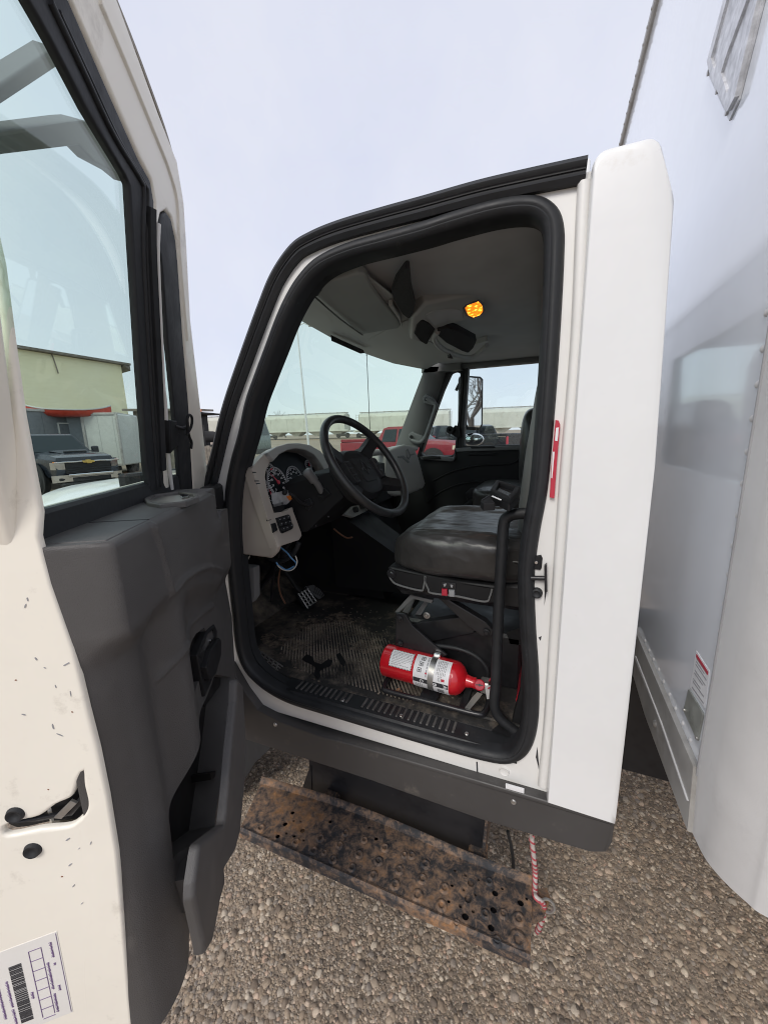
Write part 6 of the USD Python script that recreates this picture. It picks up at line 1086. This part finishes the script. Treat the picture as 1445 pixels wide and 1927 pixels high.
# trailers
def trailer(name, label, o, ang, L, W, H, m, door):
    t = thing(name, label, 'trailer', o); X = lambda q: xf(q, o, ang)
    part(t, 'body', X(rbox((0, 0, 0.45), (L, W, H), 0.05)), m)
    for x in (0.0, L): part(t, 'corner_trim', X(cbox((x, 0, (H + 0.45) / 2), (0.10, 0.10, H - 0.45), 0.01)), M['rail'])
    part(t, 'top_trim', X(cbox((L / 2, 0, H), (L, 0.10, 0.10), 0.01)), M['rail']); part(t, 'bottom_trim', X(cbox((L / 2, -0.01, 0.50), (L, 0.08, 0.12), 0.01)), M['rail'])
    for k in range(int(L / 0.6)): part(t, 'panel_seam', X(cbox((0.6 + 0.6 * k, -0.006, (H + 0.45) / 2), (0.012, 0.012, H - 0.6), 0.002)), m)
    if door is not None:
        dr = part(t, 'side_door', X(cbox((door, -0.015, 1.45), (0.80, 0.04, 1.75), 0.01)), m); part(dr, 'door_frame', X(join([cbox((door + s * 0.43, -0.02, 1.45), (0.05, 0.06, 1.86), 0.01) for s in (-1, 1)] + [cbox((door, -0.02, 1.45 + s * 0.91), (0.9, 0.06, 0.05), 0.01) for s in (-1, 1)])), M['trailerwhite']); part(dr, 'latch_handle', X(cbox((door + 0.3, -0.06, 1.4), (0.05, 0.06, 0.4), 0.01)), M['chrome'])
    for x in (L * 0.42, L * 0.62): part(t, 'wheel', X(cyl((x, -0.05, 0.36), (x, 0.2, 0.36), 0.35, 18)), M['tyre'])
T1, T2 = far(30, 15.0), far(162, 18.0); ang1 = math.atan2(*(T2 - T1)[[1, 0]])
trailer('cargo_trailer', 'dark grey enclosed cargo trailer with pale-framed door behind the black pickup', tuple(T1), ang1, float(np.linalg.norm((T2 - T1)[:2])), 2.2, 2.85, M['trailergrey'], float(np.linalg.norm((far(137, 17.2) - T1)[:2])))
T3, T4 = far(162, 17.2), far(226, 17.4); ang2 = math.atan2(*(T4 - T3)[[1, 0]])
trailer('cargo_trailer', 'pale white cargo trailer standing beside the dark grey one', tuple(T3), ang2, float(np.linalg.norm((T4 - T3)[:2])), 2.0, 2.72, M['trailerwhite'], None)
T5, T6 = far(227, 17.8), far(262, 20.5); ang3 = math.atan2(*(T6 - T5)[[1, 0]])
trailer('cargo_trailer', 'blue-grey trailer at the right end of the trailer row', tuple(T5), ang3, float(np.linalg.norm((T6 - T5)[:2])), 2.0, 2.75, mat('bluegrey_sheet', (0.22, 0.25, 0.27), 0.4), None)
# canoe lying on the trailers
ca, cb = far(56, 16.2), far(219, 17.9); cd = unit(arr((*(cb - ca)[:2], 0))); CLn = np.linalg.norm((cb - ca)[:2]); cz = 1.87 + (829 - 784) * 16.9 / 723; cw = np.cross((0, 0, 1), cd)
secs = []
for t in np.linspace(0, 1, 21):
    k = 1 - abs(2 * t - 1) ** 2.6; hw = 0.03 + 0.42 * k; sheer = 0.30 + 0.22 * abs(2 * t - 1) ** 3; o = arr((*(ca + cd * CLn * t)[:2], cz))
    secs.append([o + cw * hw * y + (0, 0, z) for y, z in ((-1, sheer), (-0.95, sheer * 0.5), (-0.6, 0.04 + 0.1 * (1 - k)), (0, 0.1 * (1 - k)), (0.6, 0.04 + 0.1 * (1 - k)), (0.95, sheer * 0.5), (1, sheer), (0.9, sheer - 0.02), (0, sheer * 0.45), (-0.9, sheer - 0.02))])
V = np.vstack(secs); F = [f for i in range(20) for k in range(10) for f in ((i * 10 + k, i * 10 + (k + 1) % 10, (i + 1) * 10 + (k + 1) % 10), (i * 10 + k, (i + 1) * 10 + (k + 1) % 10, (i + 1) * 10 + k))]
cm_ = trimesh.Trimesh(V, F, process=False); cm_.fix_normals()
cn = thing('canoe', 'long red canoe lying on top of the trailers', 'canoe', tuple(ca * (1, 1, 0) + (0, 0, cz))); part(cn, 'hull', cm_, M['canoe'], smooth=50)
part(cn, 'gunwale', [sweep(np.array([s[0] for s in secs]), circ(0.03, 6)), sweep(np.array([s[6] for s in secs]), circ(0.03, 6))], M['trailerwhite'], smooth=60)
# yellow building
B0, B1 = far(5, 22.0), far(249, 29.0); bd = unit(arr((*(B1 - B0)[:2], 0))); bw = np.cross((0, 0, 1), bd); bw = bw if np.dot(bw, B0[:2].tolist() + [0]) > 0 else -bw
zt0, zt1 = 1.87 + (hzn(30) - 665) * 22.6 / 723, 1.87 + (hzn(247) - 697) * 29.0 / 723
bl = thing('yellow_building', 'pale yellow sided building behind the trailers', 'building', tuple(B0)); bs = B0 - bd * 6
hz0, hz1 = zt0 + (zt0 - zt1) * 6 / np.linalg.norm((B1 - B0)[:2]) * 0.6, zt1
part(bl, 'wall', hull([(*p[:2], z) for p, zt in ((bs, hz0), (B1, hz1), (bs + bw * 9, hz0), (B1 + bw * 9, hz1)) for z in (-0.3, zt)]), M['yellow'], smooth=False)
rf = part(bl, 'roof', hull([(*p[:2], z) for p, zt in ((bs - bw * 0.35, hz0), (B1 + bd * 0.5 - bw * 0.35, hz1), (bs + bw * 9.3, hz0), (B1 + bd * 0.5 + bw * 9.3, hz1)) for z in (zt + 0.02, zt + 0.16)]), M['oldwood'], smooth=False)
gt = B1 + bd * 0.45 - bw * 0.3; part(rf, 'eave_end', hull([gt + (0, 0, hz1 - gt[2] + z) for z in (0.0, -0.35)] + [gt - bd * 0.45 + (0, 0, hz1 - gt[2] - 0.02)] + [gt + bw * 1.5 + (0, 0, hz1 - gt[2] + z) for z in (0.0, -0.5)]), M['oldwood'])
cp_ = B0 + bd * np.linalg.norm((B1 - B0)[:2]) * 0.42 - bw * 0.06; zc = hz0 * 0.55 + hz1 * 0.45
part(bl, 'conduit', tube([cp_ + (0, 0, zc + 0.15 - cp_[2]), cp_ + bd * 0.12 + (0, 0, zc - 0.2 - cp_[2]), cp_ + bd * 0.25 + (0, 0, zc - 1.1 - cp_[2])], 0.035, 6), M['oldwood'])
# weathered shack, plank fence
S0 = far(258, 27.0); sh_ = thing('wooden_shack', 'weathered grey wooden shack right of the yellow building', 'shack', tuple(S0)); sdv = unit(arr((*_rt[:2], 0)) + 0.3 * _fw)
for k in range(12):
    p = S0 + sdv * (0.30 * k); part(sh_, 'plank', hull([(p + sdv * a + _fw * b + (0, 0, z)) for a in (0.0, 0.28) for b in (0, 0.04) for z in (0, 3.3 + 0.02 * (k % 3))]), M['oldwood'])
part(sh_, 'roof', hull([S0 + sdv * a + _fw * b + (0, 0, z) for a, z in ((-0.4, 3.3), (3.9, 3.3)) for b, z2 in ((-0.4, 0), (3.0, 0)) for z in (z, z + 0.15)]), M['oldwood'])
F0 = far(300, 19.0); fe_ = thing('plank_fence', 'low weathered plank fence seen through the vent window', 'fence', tuple(F0))
for k in range(16):
    p = F0 + _rt * (0.16 * k); part(fe_, 'plank', hull([(p + _rt * a + _fw * b + (0, 0, z)) for a in (0.0, 0.145) for b in (0, 0.03) for z in (0.1, 1.15 + 0.03 * (k * 7 % 3))]), M['oldwood'])
for z in (0.35, 0.95): part(fe_, 'rail', hull([F0 + _rt * a + _fw * b + (0, 0, z + c) for a in (0, 2.6) for b in (0.03, 0.08) for c in (0, 0.09)]), M['oldwood'])
# dark flatbed truck behind the front pillar
fo = far(496, 24.0); fh = ah - 0.15; X = lambda m: xf(m, fo, fh); ft = thing('flatbed_truck', 'dark flatbed truck with headache rack seen either side of the front pillar', 'truck', tuple(fo))
part(ft, 'cab', X(hull([(x, y, z) for y in (-1.1, 1.1) for x, z in ((-1.7, 0.7), (-0.05, 0.7), (-0.05, 1.55), (-0.35, 2.6), (-0.6, 2.95), (-1.7, 2.95))])), M['teal']); part(ft, 'windshield', X(hull([(x, y, z) for y in (-0.95, 0.95) for x, z in ((-0.04, 1.62), (-0.31, 2.58), (-0.10, 1.62), (-0.36, 2.58))])), M['carglass']); part(ft, 'side_window', X(hull([(x, -1.11 + d_, z) for d_ in (0, 0.02) for x, z in ((-1.35, 1.65), (-0.25, 1.65), (-0.5, 2.5), (-1.35, 2.5))])), M['carglass'])
part(ft, 'marker_light', X(cbox((-0.06, -0.98, 1.30), (0.14, 0.2, 0.22), 0.02)), M['orange']); part(ft, 'bumper', X(cbox((0.02, 0, 0.65), (0.2, 2.2, 0.3), 0.03)), M['tyre']); part(ft, 'bed', X(rbox((-6.5, -1.15, 0.85), (-1.9, 1.15, 1.1), 0.02)), M['tyre'])
part(ft, 'headache_rack', X(join([rbox((-4.4, -1.1, 1.1), (-4.25, 1.1, 3.05), 0.02), rbox((-3.3, -1.1, 2.95), (-4.4, 1.1, 3.05), 0.02), rbox((-3.4, -1.1, 1.1), (-3.3, -1.0, 3.0), 0.02)])), M['tyre']); part(ft, 'winch', X(join([cyl((-3.8, -0.8, 1.6), (-3.8, 0.8, 1.6), 0.35), rbox((-4.2, -0.9, 1.1), (-3.4, -0.7, 2.3), 0.02), cyl((-3.7, -0.95, 2.1), (-3.7, -0.6, 2.1), 0.28)])), M['bogie'])
part(ft, 'beacon', X(cyl((-3.35, -1.0, 3.05), (-3.35, -1.0, 3.2), 0.08)), M['orange'])
for x in (-0.9, -3.2, -4.3): part(ft, 'wheel', X(cyl((x, -1.15, 0.5), (x, -0.85, 0.5), 0.5, 20)), M['tyre'])
# street lamp
lo = far(580, 33.0); lz = 1.87 + (hzn(565) - 641) * 33.0 / 723; lp = thing('street_lamp', 'tall double-armed street lamp beyond the windshield', 'street lamp', tuple(lo))
tp = arr((lo[0], lo[1], lz)) - _rt * 0.35
part(lp, 'pole', sweep(np.array([lo, lo * 0.5 + tp * 0.5, tp]), circ(1, 10), scale=[0.10, 0.075, 0.055]), M['galv'], smooth=60)
part(lp, 'arm', tube([tp - (0, 0, 0.2), tp - _rt * 0.15 + (0, 0, 0.8), tp - _rt * 0.8 + (0, 0, 1.4), tp - _rt * 1.4 + (0, 0, 1.5)], 0.04, 8), M['galv'], smooth=60); part(lp, 'arm', tube([tp - (0, 0, 0.2), tp + _rt * 0.10 + (0, 0, 0.35), tp + _rt * 0.5 + (0, 0, 0.6), tp + _rt * 0.85 + (0, 0, 0.5)], 0.04, 8), M['galv'], smooth=60)
for s, e in ((1, tp + _rt * 0.85 + (0, 0, 0.48)), (-1, tp - _rt * 1.4 + (0, 0, 1.48))):
    part(lp, 'lamp_head', hull([e + _rt * s * a + _fw * b + (0, 0, c) for a, c in ((0, 0.08), (0.45, -0.06), (0.5, -0.12), (0.05, -0.10)) for b in (-0.14, 0.14)]), M['rail'])
# bare trees
def bare_tree(name, label, o, h, seed, spread=0.5, depth=5, group=None, r0=None):
    rs = np.random.default_rng(seed); T = thing(name, label, 'tree', tuple(o), group); segs = [[], []]
    def grow(p, d, l, r, lv):
        q = [p]
        for k in range(3): d = unit(d + rs.normal(0, 0.16, 3) + (0, 0, 0.05)); q.append(q[-1] + d * l / 3)
        segs[0 if lv == 0 else 1].append(sweep(spline(q, 2), circ(1, 6 if lv < 2 else 4), scale=np.linspace(r, r * 0.62, 7)))
        if lv >= depth: return
        for k in range(3 if lv < 2 else rs.integers(2, 4)):
            ax = rs.normal(0, 1, 3); dd = unit(d + spread * unit(ax - d * np.dot(ax, d)) * rs.uniform(0.7, 1.5)); grow(q[-1] if k < 2 else q[2], dd, l * rs.uniform(0.6, 0.85), r * 0.58, lv + 1)
    grow(arr(o), arr((0, 0, 1.0)), h * 0.26, r0 or h * 0.018, 0)
    part(T, 'trunk', segs[0], M['bark'], smooth=60); part(T, 'crown', segs[1], M['bark'], smooth=60, kind='stuff')
bare_tree('bare_tree', 'bare grey tree at the right edge of the passenger window', far(1030, 24.0), 8.6, 5, 0.55, 5)
bare_tree('bare_tree', 'bare tree on the horizon left of the lamp post, above the railcars', far(538, 96.0), 9.5, 8, 0.6, 5)
bare_tree('bare_tree', 'small bare tree on the horizon beside the far windshield pillar', far(778, 92.0), 8.2, 9, 0.35, 4)
bare_tree('bare_tree', 'bare tree standing behind the truck, seen only in the tall mirror', (15.0, 7.6, float(gz(15, 7.6))), 8.5, 14, 0.6, 5)
bare_tree('bare_tree', 'leafless tree farther behind the truck, seen only at the bottom of the tall mirror', (22.0, 11.5, float(gz(22, 11))), 8.0, 17, 0.6, 5)
